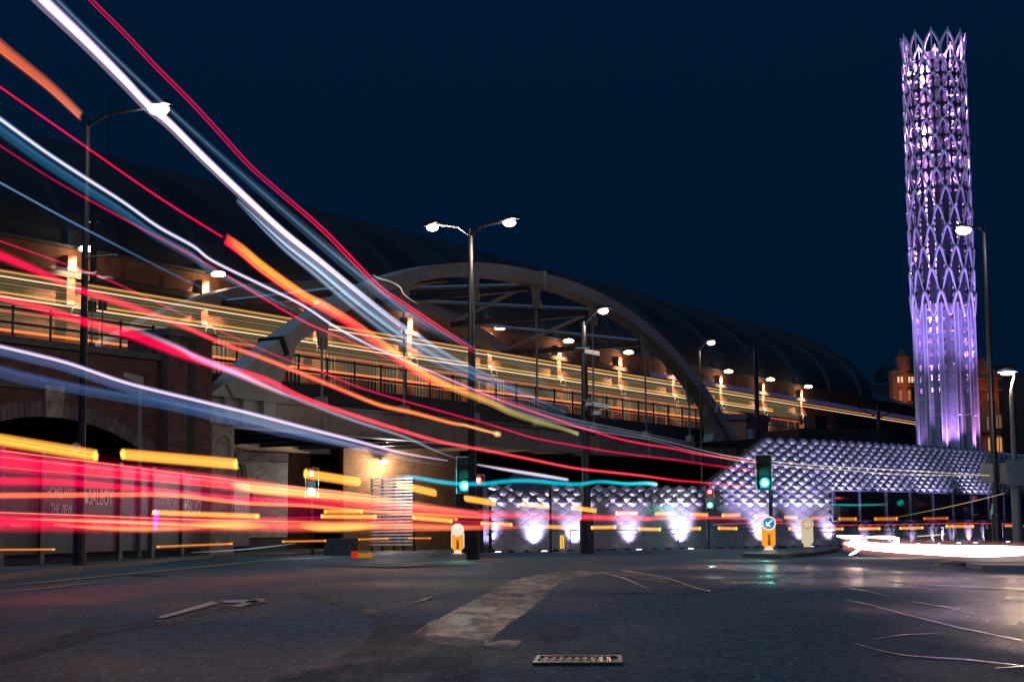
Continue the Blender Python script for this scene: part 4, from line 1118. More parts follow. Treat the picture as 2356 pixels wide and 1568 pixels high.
def archwin(x0, x1, y0, y1, m, Y=HY-.4):
    a = W(x0, y1, Y); b = W(x1, y0, Y); wd = b.x-a.x; r_ = wd/2; pts = [Vector((a.x, a.y, a.z)), Vector((a.x+wd, a.y, a.z))]
    for k in range(9): q = math.pi*k/8; pts.append(Vector((a.x+r_+r_*math.cos(q), a.y, b.z-r_+r_*math.sin(q))))
    w_ = MB().prism(pts, Vector((0, .3, 0))).build('window', m, hot)
    c = [p_-Vector((0, .12, 0)) for p_ in pts[2:]]; MB().tube([pts[1]-Vector((0, .12, 0))]+c+[pts[0]-Vector((0, .12, 0))], .14, 5).build('window_arch', M_hotel, w_)
    MB().box(Vector((a.x+wd/2-.06, a.y-.1, a.z)), (.12, 0, 0), (0, .08, 0), Z*(b.z-a.z)).build('glazing_bar', M_black, w_)
archwin(2269, 2283, 953, 988, emat('dull_window', (.8, .42, .25), .22)); archwin(2290, 2304, 951, 984, emat('dull_window', (.8, .42, .25), .22))
archwin(2272, 2286, 1003, 1045, E_warmwin); archwin(2292, 2306, 1002, 1044, E_warmwin)
hb(2273, 905, 2289, 920, HY-.4, 'window', emat('dull_window', (.8, .42, .25), .22), .3); hb(2325, 906, 2332, 921, HY+3.6, 'window', emat('dull_window', (.8, .42, .25), .22), .3)
for y in (868, 895, 990, 1050): hb(2249, y, 2307, y+3, HY-.6, 'cornice', M_hotel, 1)
for x, y, Y, e in ((2060, 955, HY-5, 1500), (2100, 950, HY-5, 1500), (2095, 890, HY-4, 500), (2068, 905, HY-4, 500), (2290, 895, HY-2.5, 260), (2262, 880, HY-2.5, 160), (2288, 1055, HY-2, 160), (2325, 915, HY-1, 220), (2092, 862, HY-3.5, 160), (1998, 925, HY+3, 250)):
    light('POINT', W(x, y, Y), e*.34, (1, .30, .08), hot, .3)  # orange lamps without fixtures added to light the hotel
# overhead line masts by the hotel and on the tracks
def mast(px0, py0, px1, Y, r, label, c=None):
    top = W(px0, py0, Y); m_ = thing('catenary_mast', label, 'mast', (top.x, top.y, zD))
    MB().tube([Vector((top.x, top.y, zD-.5)), top], r, 8).build('pole', M_pole, m_)
    return m_, top
m_, tp = mast(217, 482, 217, 80, .16, 'dark square overhead line mast left of the viaduct signs')
MB().box(tp+Vector((-.3, -.1, -.6)), (.5, 0, 0), (0, .2, 0), Z*.4).build('insulator', M_black, m_)
m_, tp = mast(1738, 720+80, 1738, 118, .16, 'overhead line mast behind the right leg of the arch')
m_, tp = mast(2020, 930, 2020, 150, .18, 'overhead line mast in front of the far end of the hall')
for s_ in (-1, 1): MB().tube([tp-Z*1.2, tp+Vector((s_*3.2, 2*s_, .2))], .05, 5).build('cantilever', M_black, m_)

# ================================================================== STREET LAMPS
def streetlamp(px, Y, topy, heads, label, r0=.11, mat_=M_pole, arm=True, energy=2500, lens=.26, colr=(1, .80, .64), z0=0.0):
    b = gz(px, Y, z0); top_z = W(px, topy, Y).z
    # follow the vertical above the foot
    L = thing('street_lamp', label, 'street lamp', b, 'street lamps over the junction')
    MB().tube([b, b+Z*1.4, b+Z*1.45, b+Z*(top_z-z0)], [r0*1.5, r0*1.5, r0, r0*.62], 10).build('pole', mat_, L)
    T = Vector((b.x, b.y, top_z))
    for (hx, hy, hY) in heads:
        h = W(hx, hy, hY); dr = (h-T); dh = Vector((dr.x, dr.y, 0)).normalized()
        mid = T+dr*.3+Z*.04
        MB().tube([T-Z*.25, mid, h+Z*.10-dh*.25], [.05, .055, .06], 8).build('arm', mat_, L)
        hd = MB(); sd_ = Vector((-dh.y, dh.x, 0))
        hd.prism([h-dh*.45+Z*.10, h+dh*.40+Z*.08, h+dh*.34+Z*.20, h-dh*.40+Z*.22], sd_*.30); hd.v = [v_-sd_*.15 for v_ in hd.v]
        ho = hd.build('lantern', mat_, L)
        bb = MB(); n = 12
        prof = [(.04, -lens*.62), (lens*.7, -lens*.45), (lens, -.02), (lens*.9, lens*.2), (lens*.4, lens*.36)]
        bb.lathe(h, prof, 14); bb.build('lens', E_lamp, L, smooth=True)
        light('POINT', h-Z*(lens+.12), energy, colr, L, .2)
    return L
LAMP1 = streetlamp(184, 48, 271, [(365, 250, 46)], 'tall street lamp at upper left with one long arm and the largest glare', .12, energy=800, lens=.30)
streetlamp(1088, 58, 526, [(995, 523, 60), (1172, 512, 56)], 'double armed street lamp on the tall central pole', .155, energy=560, lens=.22)
streetlamp(1350, 72, 740, [(1388, 715, 71)], 'thick mast with one lamp head and cameras right of centre', .20, energy=180, lens=.22)
streetlamp(1619, 95, 797, [(1636, 788, 94)], 'slim tapered street lamp left of the arrow bollard', .10, energy=180, lens=.22)
streetlamp(2294, 66, 520, [(2217, 529, 64.5)], 'black street lamp in front of the violet tower edge', .13, energy=420, lens=.30)
# mast base cabinet and cameras
cbx = gz(1352, 72); mb = MB(); mb.cbox(cbx, .48, .48, 1.62, 0, True)
mb.prism([cbx+Vector((-.24, -.24, 1.62)), cbx+Vector((.24, -.24, 1.62)), cbx+Vector((.12, -.12, 1.95)), cbx+Vector((-.12, -.12, 1.95))], (0, .40, 0))
tag(mb.build('mast_cabinet', M_black), 'black tapered steel cabinet round the foot of the camera mast', 'cabinet')
def camera_unit(px, py, Y, label, dome=True):
    p = W(px, py, Y); c = thing('security_camera', label, 'camera', p, 'cameras on the thick mast')
    MB().box(p+Vector((-.5, 0, .12)), (.6, 0, 0), (0, .06, 0), Z*.06).build('bracket', M_gpole, c)
    if dome: MB().lathe(p-Z*.25, [(.03, 0), (.15, .04), (.18, .14)], 12).build('dome', M_black, c); MB().lathe(p-Z*.11, [(.19, 0), (.19, .14), (.06, .22)], 12).build('hood', M_wframe, c)
    else: MB().box(p+Vector((-.1, -.1, -.08)), (.62, 0, -.12), (0, .2, 0), Z*.18).build('housing', M_wframe, c)
camera_unit(1374, 948, 71.6, 'white dome camera hanging lowest on the thick mast')
camera_unit(1357, 927, 71.6, 'upper white dome camera close against the thick mast')
camera_unit(1372, 930, 71.4, 'white box camera on a bracket of the thick mast', False)
camera_unit(1351, 808, 71.5, 'small pale camera high on the thick mast', False)
# disc lamp at right
b = gz(2341, 60); T = W(2320, 868, 60)
dl = thing('disc_lamp', 'grey post with a round disc shaped lamp head at the right edge', 'street lamp', b)
topb = Vector((b.x, b.y, T.z-.6))
MB().tube([b, Vector((b.x, b.y, 2.9)), Vector((b.x, b.y, 2.92)), topb], [.17, .16, .10, .085], 10).build('pole', M_gpole, dl)
hc = W(2318, 855, 60)
MB().tube([topb, topb+Z*.15, hc+Vector((.25, 0, -.12))], [.07, .06, .05], 8).build('arm', M_gpole, dl)
MB().lathe(hc-Z*.06, [(.10, 0), (.36, .05), (.36, .10), (.1, .18)], 20).build('disc', mat('disc_paint', (.2, .3, .42), .3, .3), dl)
MB().lathe(hc-Z*.12, [(.05, 0), (.22, .02), (.26, .07)], 20).build('lens', emat('disc_lamp_lens', (1, .6, .45), 6), dl)
light('POINT', hc-Z*.3, 500, (1, .68, .5), dl, .15)
q = W(2331, 1094, 60); MB().box(q+Vector((-.28, -.2, -.35)), (.62, 0, 0), (0, .05, 0), Z*.92).build('sign_back', M_galv, dl)
q = W(2290, 1090, 66); sg = thing('double_sign', 'pair of grey sign backs on the black pole at right', 'road sign', q)
MB().box(q+Vector((-.62, -.16, -.35)), (.5, 0, 0), (0, .04, 0), Z*.75).build('plate', M_galv, sg); MB().box(q+Vector((.14, -.16, -.38)), (.5, 0, 0), (0, .04, 0), Z*.8).build('plate', M_gpole, sg)
# shoebox lamp at left below the viaduct coping
b = gz(321, 61); T = W(322, 884, 61); ol = thing('old_street_lamp', 'unlit grey street lamp in front of the left viaduct wall', 'street lamp', b)
MB().tube([b, T, W(316, 872, 61)], [.08, .06, .05], 8).build('pole', M_gpole, ol)
q0, q1 = W(284, 866, 60.4), W(325, 880, 61); MB().prism([q0, q0+Z*.18, q1+Z*.24, q1-Z*.05], Vector((0, .35, 0))).build('lantern', M_gpole, ol)
# 20 sign on the left lamp
q = W(174, 1030, 47.7); s20 = thing('speed_limit_sign', 'round white speed limit sign reading 20 with a red ring', 'road sign', q)
mb = MB(); n = 24
mb.prism([q+Vector((.17*math.cos(2*math.pi*k/n), 0, .17*math.sin(2*math.pi*k/n))) for k in range(n)], (0, .03, 0)); mb.build('red_ring', mat('sign_red', (.35, .05, .05), .4), s20)
mb = MB(); mb.prism([q+Vector((.135*math.cos(2*math.pi*k/n), -.006, .135*math.sin(2*math.pi*k/n))) for k in range(n)], (0, .004, 0)); mb.build('face', M_wframe, s20)
text('20', .19, q+Vector((0, -.012, 0)), (1, 0, 0), Z, M_black, s20, sx=.9)
# bracket arm sign at left mast
p = W(190, 592, 48); q = W(268, 586, 47.5)
MB().tube([p, q], .025, 6).build('bracket_arm', M_gpole, LAMP1)
# small signs cluster
for x, y, lab in ((204, 715, 'left dark track sign hanging above the viaduct railing'), (228, 712, 'right dark track sign hanging above the viaduct railing')):
    p = PL(x, y, CV+.1); sg = thing('track_sign', lab, 'sign', p, 'track signs above the viaduct railing')
    MB().box(p, D*.42, N*.05, Z*.42).build('plate', M_black, sg); MB().tube([p+D*.2+Z*.4, p+D*.2-Z*1.6], .03, 5).build('post', M_black, sg)

# ================================================================== SIGNALS
def signal(px, Y, ytop, ybot, lit, label, base_px=None, board=True, wide=1.0, dirx=0.0, thin=False):
    zt = W(px, ytop, Y).z; zb = W(px, ybot, Y).z; h = zt-zb; bpx = base_px or px
    c = W(px, (ytop+ybot)/2, Y); b = gz(bpx, Y+.12); b.x = gz(bpx, Y).x
    s = thing('traffic_signal', label, 'traffic light', b, 'traffic lights around the junction')
    MB().tube([b, Vector((b.x, b.y, zt+.15))], .075 if not thin else .055, 10).build('pole', M_pole, s)
    wd = h*.40*wide
    if board:
        MB().box((c.x-wd*.62, c.y-.02, zb-.04), (wd*1.24, 0, 0), (0, .02, 0), Z*(h+.08)).build('white_border', M_wframe, s)
        MB().box((c.x-wd*.55, c.y-.035, zb), (wd*1.10, 0, 0), (0, .02, 0), Z*h).build('backing_board', M_black, s)
    MB().box((c.x-wd*.36, c.y-.20, zb+.02*h), (wd*.72, 0, 0), (0, .18, 0), Z*(h*.96)).build('housing', M_black, s)
    for k, nm in enumerate(('red', 'amber', 'green')):
        zc_ = zt-h*(.18+.32*k); rr = h*.155; on = nm in lit
        q = Vector((c.x, c.y-.205, zc_)); n = 16
        m = (E_red if nm == 'red' else E_cyan) if on else mat('dark_lens', (.02, .02, .02), .2)
        le = MB().prism([q+Vector((rr*math.cos(2*math.pi*a/n), 0, rr*math.sin(2*math.pi*a/n))) for a in range(n)], (0, -.02, 0)).build('lens', m, s)
        if on:
            r2_ = rr*.55; MB().prism([q+Vector((r2_*math.cos(2*math.pi*a/n), -.022, r2_*math.sin(2*math.pi*a/n))) for a in range(n)], (0, -.02, 0)).build('bulb', E_redw if nm == 'red' else (E_cyanw if 'w' not in lit else E_whitew), le)
            light('POINT', q+Vector((0, -.35, 0)), 60 if nm == 'green' else 40, (1, .05, .08) if nm == 'red' else (.05, 1, .85), s, .1)
        if on and nm == 'green' and 'w' in lit: light('POINT', q+Vector((0, -.3, 0)), 60, (1, .85, 1), s, .12); light('POINT', q+Vector((0, .6, 0)), 70, (1, .88, .85), s, .12)  # added white lamps, the rear one to brighten the glazed wall
        vis = MB(); seg = [Vector((math.cos(R(a)), 0, math.sin(R(a)))) for a in range(-20, 201, 20)]
        for a in range(len(seg)-1):
            p0_, p1_ = q+seg[a]*rr*1.1, q+seg[a+1]*rr*1.1
            vis.quad(p0_, p1_, p1_+Vector((0, -.10, 0)), p0_+Vector((0, -.10, 0)))
        vis.build('visor', M_black, s)
    return s
signal(1069, 60, 1052, 1132, ('green',), 'large white edged traffic light showing green left of the central pole', 1086)
signal(1101, 80, 1093, 1152, ('red', 'green'), 'smaller traffic light showing red and green right of the central pole', 1103, thin=True)
signal(718, 75, 1078, 1142, ('red', 'green', 'w'), 'traffic light at left with red above a white glow', 718, thin=True)
signal(1757, 66, 1047, 1124, ('green',), 'white edged traffic light showing green above the arrow bollard', 1776)
signal(1632, 85, 1122, 1170, ('red', 'green'), 'traffic light showing red over green left of the arrow bollard', 1630, board=False, wide=1.1)
q = W(1650, 1145, 85.1); sh = thing('side_signal', 'unlit traffic light head seen from the side beside the red and green light', 'traffic light', q)
MB().box(q+Vector((-.1, -.1, -.38)), (.22, 0, 0), (0, .3, 0), Z*.78).build('housing', M_black, sh)
for k in range(3): MB().box(q+Vector((.12, -.1, -.33+k*.26)), (.16, 0, -.02), (0, .2, 0), Z*.14).build('visor', M_black, sh)
def wallpole(px, Y, ytop, label, r=.05, m=M_pole):
    b = gz(px, Y); t_ = W(px, ytop, Y); mb = MB(); mb.tube([b, Vector((b.x, b.y, t_.z))], r, 8)
    return tag(mb.build('sign_pole', m), label, 'pole')
wallpole(1128, 77, 1148, 'short dark pole beside the left corner of the tiled wall', .07)
p_ = wallpole(1267, 77.5, 1108, 'dark sign pole in front of the tiled wall with direction signs', .06)
q = W(1240, 1104, 77.4); ds = thing('direction_sign', 'dark direction sign with white outlined arrow panels on the wall pole', 'road sign', q)
for k in range(2):
    z_ = q.z-.05-k*.42; x0 = q.x-1.35; 
    pts = [Vector((x0, q.y, z_+.16)), Vector((x0+.22, q.y, z_+.34)), Vector((x0+1.7, q.y, z_+.34)), Vector((x0+1.7, q.y, z_)), Vector((x0+.22, q.y, z_))]
    pn = MB().prism(pts, (0, .03, 0)).build('panel', mat('sign_navy', (.02, .04, .08), .4), ds)
    for a in range(5): MB().tube([pts[a]-Vector((0, .01, 0)), pts[(a+1) % 5]-Vector((0, .01, 0))], .012, 4).build('border', M_gpole, pn)

# ================================================================== BOLLARDS
def bollard(px, Y, label, style, y0=None):
    b = gz(px, Y, 0.0); k = thing('traffic_bollard', label, 'bollard', b, 'illuminated bollards on the traffic islands')
    z0 = .13 if style != 'B03' else .02
    H = 1.30; w_ = .24
    MB().cbox(b+Z*(z0+.02), .56, .36, .05).build('foot_plate', M_wframe if style != 'plain' else M_kerb, k)
    MB().lathe(b+Z*(z0+.04), [(.20, 0), (.15, .06), (.16, .14)], 14).build('neck', E_bollW if style != 'plain' else E_bollW2, k)
    body = []; n = 12
    zc_ = z0+H-.27; R_ = .27
    outl = [(-.14, z0+.14), (.14, z0+.14), (.24, z0+.26), (w_, zc_-.12)]
    fnt = [Vector((b.x+x, b.y-.13, z)) for x, z in outl+[(-w_, zc_-.12), (-.24, z0+.26)]]
    MB().prism(fnt, (0, .26, 0)).build('body', {'B01': E_bollY, 'B03': E_bollY, 'plain': E_bollW2}[style], k)
    if style == 'B03':
        MB().box((b.x-w_-.035, b.y-.10, z0+.28), (.035, 0, 0), (0, .2, 0), Z*(zc_-z0-.4)).build('side_strip', E_bollW, k); MB().box((b.x+w_, b.y-.10, z0+.28), (.035, 0, 0), (0, .2, 0), Z*(zc_-z0-.4)).build('side_strip', E_bollW, k)
    dm = MB().prism([Vector((b.x+R_*math.cos(2*math.pi*a/28), b.y-.15, zc_+R_*math.sin(2*math.pi*a/28))) for a in range(28)], (0, .30, 0)).build('head', E_bollW if style != 'plain' else E_bollW2, k)
    if style == 'B01':
        r_ = .205; dk = MB().prism([Vector((b.x+r_*math.cos(2*math.pi*a/28), b.y-.165, zc_+r_*math.sin(2*math.pi*a/28))) for a in range(28)], (0, .012, 0)).build('blue_disc', E_blue, k)
        c_ = Vector((b.x, b.y-.18, zc_)); d1 = Vector((-1, 0, -1)).normalized(); p1 = Vector((-d1.z, 0, d1.x))
        pts = [c_-d1*.16+p1*.032, c_-d1*.16-p1*.032, c_+d1*.03-p1*.032, c_+d1*.01-p1*.11, c_+d1*.055-p1*.12, c_+d1*.155, c_+d1*.055+p1*.12, c_+d1*.01+p1*.11, c_+d1*.03+p1*.032]
        MB().prism(pts, (0, .008, 0)).build('white_arrow', emat('arrow_white', (1, .95, .9), 1.0), k)
    elif style == 'plain':
        MB().tube([Vector((b.x+.20*math.cos(2*math.pi*a/24), b.y-.155, zc_+.20*math.sin(2*math.pi*a/24))) for a in range(25)], .01, 4).build('ring', M_kerb, k)
    else:
        MB().tube([Vector((b.x+(-.12+.05*a), b.y-.155, zc_+(.1 if a % 2 else -.06))) for a in range(6)], .012, 4).build('scrawl', mat('scrawl', (.5, .12, .1), .5), k)
    if style != 'plain':
        pl_ = MB().box((b.x-.055, b.y-.138, z0+.22), (.11, 0, 0), (0, .006, 0), Z*.42).build('number_plate', mat('plate_orange', (.55, .20, .08), .5), k)
        for i, ch in enumerate('B01' if style == 'B01' else 'B03'):
            text(ch, .13, (b.x, b.y-.15, z0+.56-i*.13), (1, 0, 0), Z, M_black, k, 'lettering')
    light('POINT', b+Vector((0, -.5, .7)), 5, (1, .62, .3), k, .2)  # small lamp without fixture added in front of the bollard
    return k
bollard(1053, 72, 'lit bollard with white scrawled head and letters B 0 3 on yellow', 'B03')
bollard(1768, 63.5, 'lit yellow bollard with blue arrow disc reading B 0 1', 'B01')
bollard(1857, 74, 'plain cream bollard without a sign right of the arrow bollard', 'plain')
b = gz(1293, 78); vb_ = thing('striped_post', 'short grey post with two glowing yellow stripes before the tiled wall', 'post', b)
MB().cbox(b, .26, .2, 1.0, 0, True).build('post', M_galv, vb_)
for s_ in (-1, 1): MB().box(b+Vector((s_*.055-.035, -.115, .16)), (.07, 0, 0), (0, .012, 0), Z*.62).build('stripe', emat('stripe_yellow', (1, .55, .04), 1.1), vb_)
light('POINT', b+Vector((0, -.4, .5)), 3, (1, .6, .2), vb_, .1)  # added lamp before the stripes, no fixture
# traffic islands
for pix in ([(1708, 1281), (1712, 1275), (1780, 1272), (1880, 1269), (1920, 1266), (1930, 1269), (1870, 1279), (1800, 1284)],):
    raised('traffic_island', [tuple(G(*p).xy) for p in pix], 0.13, mat('dark_island', (.02, .022, .026), .5))
raised('traffic_island', [tuple(G(*p).xy) for p in ((985, 1277), (990, 1272), (1100, 1270), (1150, 1271), (1140, 1276))], 0.02, mat('dark_island', (.02, .022, .026), .5))

# ================================================================== GUARD RAILS
def guard(points, h, label, dense=True, m=M_galv, per=2.0):
    g = thing('guard_rail', label, 'railing', points[0])
    a, b = Vector(points[0]), Vector(points[1]); L = (b-a).length; n = max(1, round(L/per)); d_ = (b-a)/n
    for k in range(n+1):
        p = a+d_*k; MB().tube([p, p+Z*(h+.02)], .035, 6).build('post', m, g)
    for k in range(n):
        p = a+d_*k
        MB().tube([p+Z*h, p+d_+Z*h], .024, 5).build('top_rail', m, g)
        if dense:
            bars = MB(); bars.tube([p+Z*(h-.2), p+d_+Z*(h-.2)], .018, 4); bars.tube([p+Z*.12, p+d_+Z*.12], .018, 4)
            for j in range(1, 14): q = p+d_*j/14; bars.tube([q+Z*.12, q+Z*(h-.2)], .008, 4)
            pn = bars.build('infill_panel', m, g)
    return g
def G3(px, Y): return gz(px, Y)
guard([G3(1312, 77), G3(1560, 81.5)], .98, 'grey pedestrian guard rail in front of the left tiled wall')
guard([G3(1560, 81.8), G3(1925, 86)], .98, 'grey pedestrian guard rail behind the arrow and cream bollards')
guard([G3(1925, 86.3), G3(2130, 93)], .98, 'grey pedestrian guard rail below the left half of the long window')
guard([G3(2150, 93), G3(2190, 97)], .98, 'single grey rail panel below the middle of the long window')
guard([G3(2266, 78), G3(2300, 74), ], 1.05, 'dark close barred railing between the two right hand posts', m=M_black, per=1.2)
guard([G3(2310, 74), G3(2400, 71)], 1.05, 'dark close barred railing at the right edge of the road', m=M_black, per=1.4)
# right pavement with slabs and kerb
rk = [G(2226, 1306), G(2222, 1300), G(2240, 1295), G(2290, 1289), G(2360, 1285), G(2500, 1282), G(2500, 1314), G(2356, 1312), G(2260, 1311)]
raised('pavement', [tuple(p.xy) for p in rk], 0.11, M_kerb)
ra, rb3 = G(2252, 1305), G(2480, 1305); up0 = G(2268, 1291)
for i in range(16):
    for j in range(6):
        a_ = Vector((ra.x+.85*i*.62+.04*j, ra.y+j*(up0.y-ra.y)/6.5, .112))
        MB().box(a_, (.50, .0, 0), (.02, (up0.y-ra.y)/6.5*.95, 0), Z*.014).build('slab', M_slab, None, kind='structure') if i < 13 else None
joint([(2200, 1314), (2150, 1310), (2143, 1303), (2160, 1294), (2200, 1288)], 2.2, M_yel, .016, 'yellow_line')
joint([(2185, 1312), (2155, 1307), (2152, 1301), (2175, 1293), (2210, 1288)], 1.4, M_yel, .016, 'yellow_line')

# ================================================================== HOARDING with adverts
hx = [-2, 92, 184, 273, 348, 417, 477, 529, 575]
h0p = gz(92, 50.5); h8 = gz(575, 80); hd_ = (h8-h0p)
def hp(px):
    r_ = ray(px, 1225); den = r_.x*hd_.y-r_.y*hd_.x; k = (h0p.x*hd_.y-h0p.y*hd_.x)/den; return Vector((r_.x*k, r_.y*k, 0))
hor = thing('hoarding_fence', 'long dark site fence with large advert banners under the viaduct', 'fence', hp(92))
hdir = hd_.normalized(); hn = Vector((hdir.y, -hdir.x, 0)); Hh = 3.35
adv = [((.03, .04, .07), [('SPACIOUS APARTMENTS', .17, .28)]), ((.035, .05, .08), [('HOMES WITH', .42, .62), ('THE VIEW', .42, .45), ('WWW.VIADUX.UK', .15, .29)]), ((.13, .03, .06), [('SALBOY', .62, .60), ('WWW.SALBOY.CO.UK', .15, .29)]),
       ((.03, .045, .09), [('EXCLUSIVE HOMES', .18, .28)]), ((.035, .045, .07), [('FAR FROM', .42, .58), ('ORDINARY', .40, .45), ('WWW.VIADUX.UK', .16, .27)]), ((.13, .03, .06), [('SALBOY', .62, .56)]),
       ((.03, .045, .07), [('REDEFINING', .36, .54), ('CONNECTIONS', .3, .38)]), ((.05, .04, .08), [('VIADUX', .6, .58)]) ]
M_let = mat('banner_lettering', (.8, .74, .8), .5)
for k in range(8):
    a = hp(hx[k]); b = hp(hx[k+1]); L = (b-a).length; zb = .42
    col, tx2 = adv[k]
    bn = MB().box(a+hdir*.12+Z*zb, hdir*(L-.24), -hn*.03, Z*(Hh-zb)).build('banner', mat('banner_%d' % k, tuple(c*.6 for c in col), .5, var=.5, scale=.9), hor)
    for s_, sz, f in tx2:
        text(s_, sz*L/3.6, a+hdir*(L/2)+Z*(zb+(Hh-zb)*f)+hn*.012, hdir, Z, M_let, bn, 'lettering', sx=1.0)
    if tx2 and tx2[0][0] == 'SALBOY':
        c_ = a+hdir*(L*.13)+Z*(zb+(Hh-zb)*(.60))+hn*.012; n = 18
        MB().prism([c_+hdir*.20*math.cos(q)+Z*.22*math.sin(q) for q in [math.pi*1.02*j/n-math.pi for j in range(n+1)]], hn*.01).build('logo', M_let, bn)
        MB().prism([c_+hdir*x+Z*z for x, z in ((-.2, .03), (-.2, .2), (-.02, .08), (-.02, .03))], hn*.01).build('logo', M_let, bn)
    for off in (-.09, .09):
        MB().tube([a+hdir*off+hn*.06, a+hdir*off+hn*.06+Z*(Hh+.1)], .045, 6).build('post', M_galv, hor)
    mb = MB()
    for j in range(24): q = a+hdir*(L*(j+.5)/24); mb.tube([q+Z*.12, q+Z*.42], .015, 4)
    mb.tube([a+Z*.14, b+Z*.14], .02, 4); mb.build('mesh_strip', M_black, hor)
# dim car/sill glow in violet beneath the banner
p = hp(322)+hn*.5; vg = thing('neon_window_glow', 'small magenta and blue light on the hoarding behind the red streaks', 'light', p)
MB().box(p+Z*1.35, hdir*.5, hn*.03, Z*.5).build('magenta_tube', emat('magenta', (.9, .05, 1), 1.3), vg); MB().box(p+Z*1.15, hdir*.35, hn*.03, Z*.16).build('blue_tube', emat('neon_blue', (.1, .15, 1), 1.2), vg)

# ================================================================== LIGHT TRAILS
HZ = lambda x: 1235-x*20/2356
def catmull(P, n):
    out = []; k = len(P)
    for i in range(k-1):
        p0 = P[max(0, i-1)]; p1 = P[i]; p2 = P[i+1]; p3 = P[min(k-1, i+2)]
        for j in range(n):
            t = j/n; out.append([0.5*((2*p1[a])+(-p0[a]+p2[a])*t+(2*p0[a]-5*p1[a]+4*p2[a]-p3[a])*t*t+(-p0[a]+3*p1[a]-3*p2[a]+p3[a])*t**3) for a in range(len(p1))])
    out.append(list(P[-1])); return out
rng = random.Random(5)
def strands(mbv, mbf, cols, pts3, wid, colr, n, sub, spread_xy=0.35, seed=1, streak=0.35, flat=False):
    """n glowing strands laid round one path; wid = world diameter per point; colr = colour per point"""
    rg = random.Random(seed)
    for k in range(n):
        if n == 1: ox, oz, br, rf = 0, 0, 1.0, 0.5
        else:
            q = (k+.5)/n*2-1
            oz = q*.47; ox = rg.uniform(-.45, .45)*spread_xy; br = ((.35+.75*(1-abs(q)**2.6)) if flat else (.06+1.25*(1-q*q)**1.3))*rg.uniform(1-streak, 1+streak)
            rf = max(1.15/n, .07)
        i0 = len(mbv); m = 4 if n > 1 else 5
        fx = 2.0 if n == 1 else max(1.0, n*2*rf)*2
        for i, p in enumerate(pts3):
            dr = (pts3[min(i+1, len(pts3)-1)]-pts3[max(i-1, 0)]).normalized()
            sd_ = dr.cross(Z).normalized(); up = sd_.cross(dr)
            c = p+up*(oz*wid[i])+sd_*(ox*wid[i]); r = wid[i]*rf
            for j in range(m):
                a = 2*math.pi*(j+.5)/m; mbv.append(c+(sd_*math.cos(a)+up*math.sin(a))*r); cols.append([v*br/fx for v in colr[i]])
        for i in range(len(pts3)-1):
            for j in range(m): a = i0+i*m+j; b = i0+i*m+(j+1) % m; mbf.append((a, b, b+m, a+m))
def emit(name, V, F, C, parent=None):
    off = parent_off(parent) if parent else V[0].copy()
    me = bpy.data.meshes.new(name); me.from_pydata([tuple(v-off) for v in V], [], F); me.materials.append(GLOW)
    at = me.attributes.new('glow', 'FLOAT_COLOR', 'POINT')
    at.data.foreach_set('color', [x for c in C for x in (c[0], c[1], c[2], 1.0)])
    o = bpy.data.objects.new(name, me); COL.objects.link(o)
    if parent: o.parent = parent
    else: o.location = off
    return o
def trail(label, pix, wpx, colr, h=None, dep=None, n=6, fade=(0, 0), gain=1.0, seed=1, sub=8, parent=None, name='light_trail', streak=.35):
    """pix: (x,y) samples; wpx: one width or a list; colr: one colour or a list; h: lamp height (m) or dep: depth function"""
    k = len(pix); wl = wpx if isinstance(wpx, list) else [wpx]*k; cl = colr if isinstance(colr, list) else [colr]*k
    if len(wl) != k: wl = [wl[0]+(wl[-1]-wl[0])*i/(k-1) for i in range(k)]
    if len(cl) != k: cl = [tuple(cl[0][a]+(cl[-1][a]-cl[0][a])*i/(k-1) for a in range(3)) for i in range(k)]
    P = [[*pix[i], wl[i], *cl[i]] for i in range(k)]
    C = catmull(P, sub); pts = []; wd = []; cc = []; m = len(C)
    for i, q in enumerate(C):
        if h is not None:
            r = ray(q[0], q[1]); kk = (h-CAM_H)/r.z; p = O+r*kk
        else: p = W(q[0], q[1], dep(q[0]))
        pts.append(p); s = p.y/FPX; wd.append(max(.3, q[2])*s)
        f = i/(m-1); g = gain
        if fade[0] and f < fade[0]: g *= (f/fade[0])**1.5
        if fade[1] and f > 1-fade[1]: g *= ((1-f)/fade[1])**1.5
        cc.append([max(0, v)*g for v in q[3:6]])
    V = []; F = []; CO = []; strands(V, F, CO, pts, [w_*(1.0 if parent else 1.22) for w_ in wd] if n > 1 else wd, cc, n, sub, seed=seed, streak=streak, flat=bool(parent))
    o = emit(name, V, F, CO, parent)
    if not parent: tag(o, label, 'light trail', 'light trails of passing traffic')
    return o
WHITE = (1.0, .74, .92); BLUE = (.10, .16, .36); RED = (1.1, .0, .055); REDO = (1.25, .10, .05); ORG = (1.15, .30, .03); AMB = (1.7, .62, .08); YEL = (1.0, .62, .16)
near = lambda x: 27+x*.022
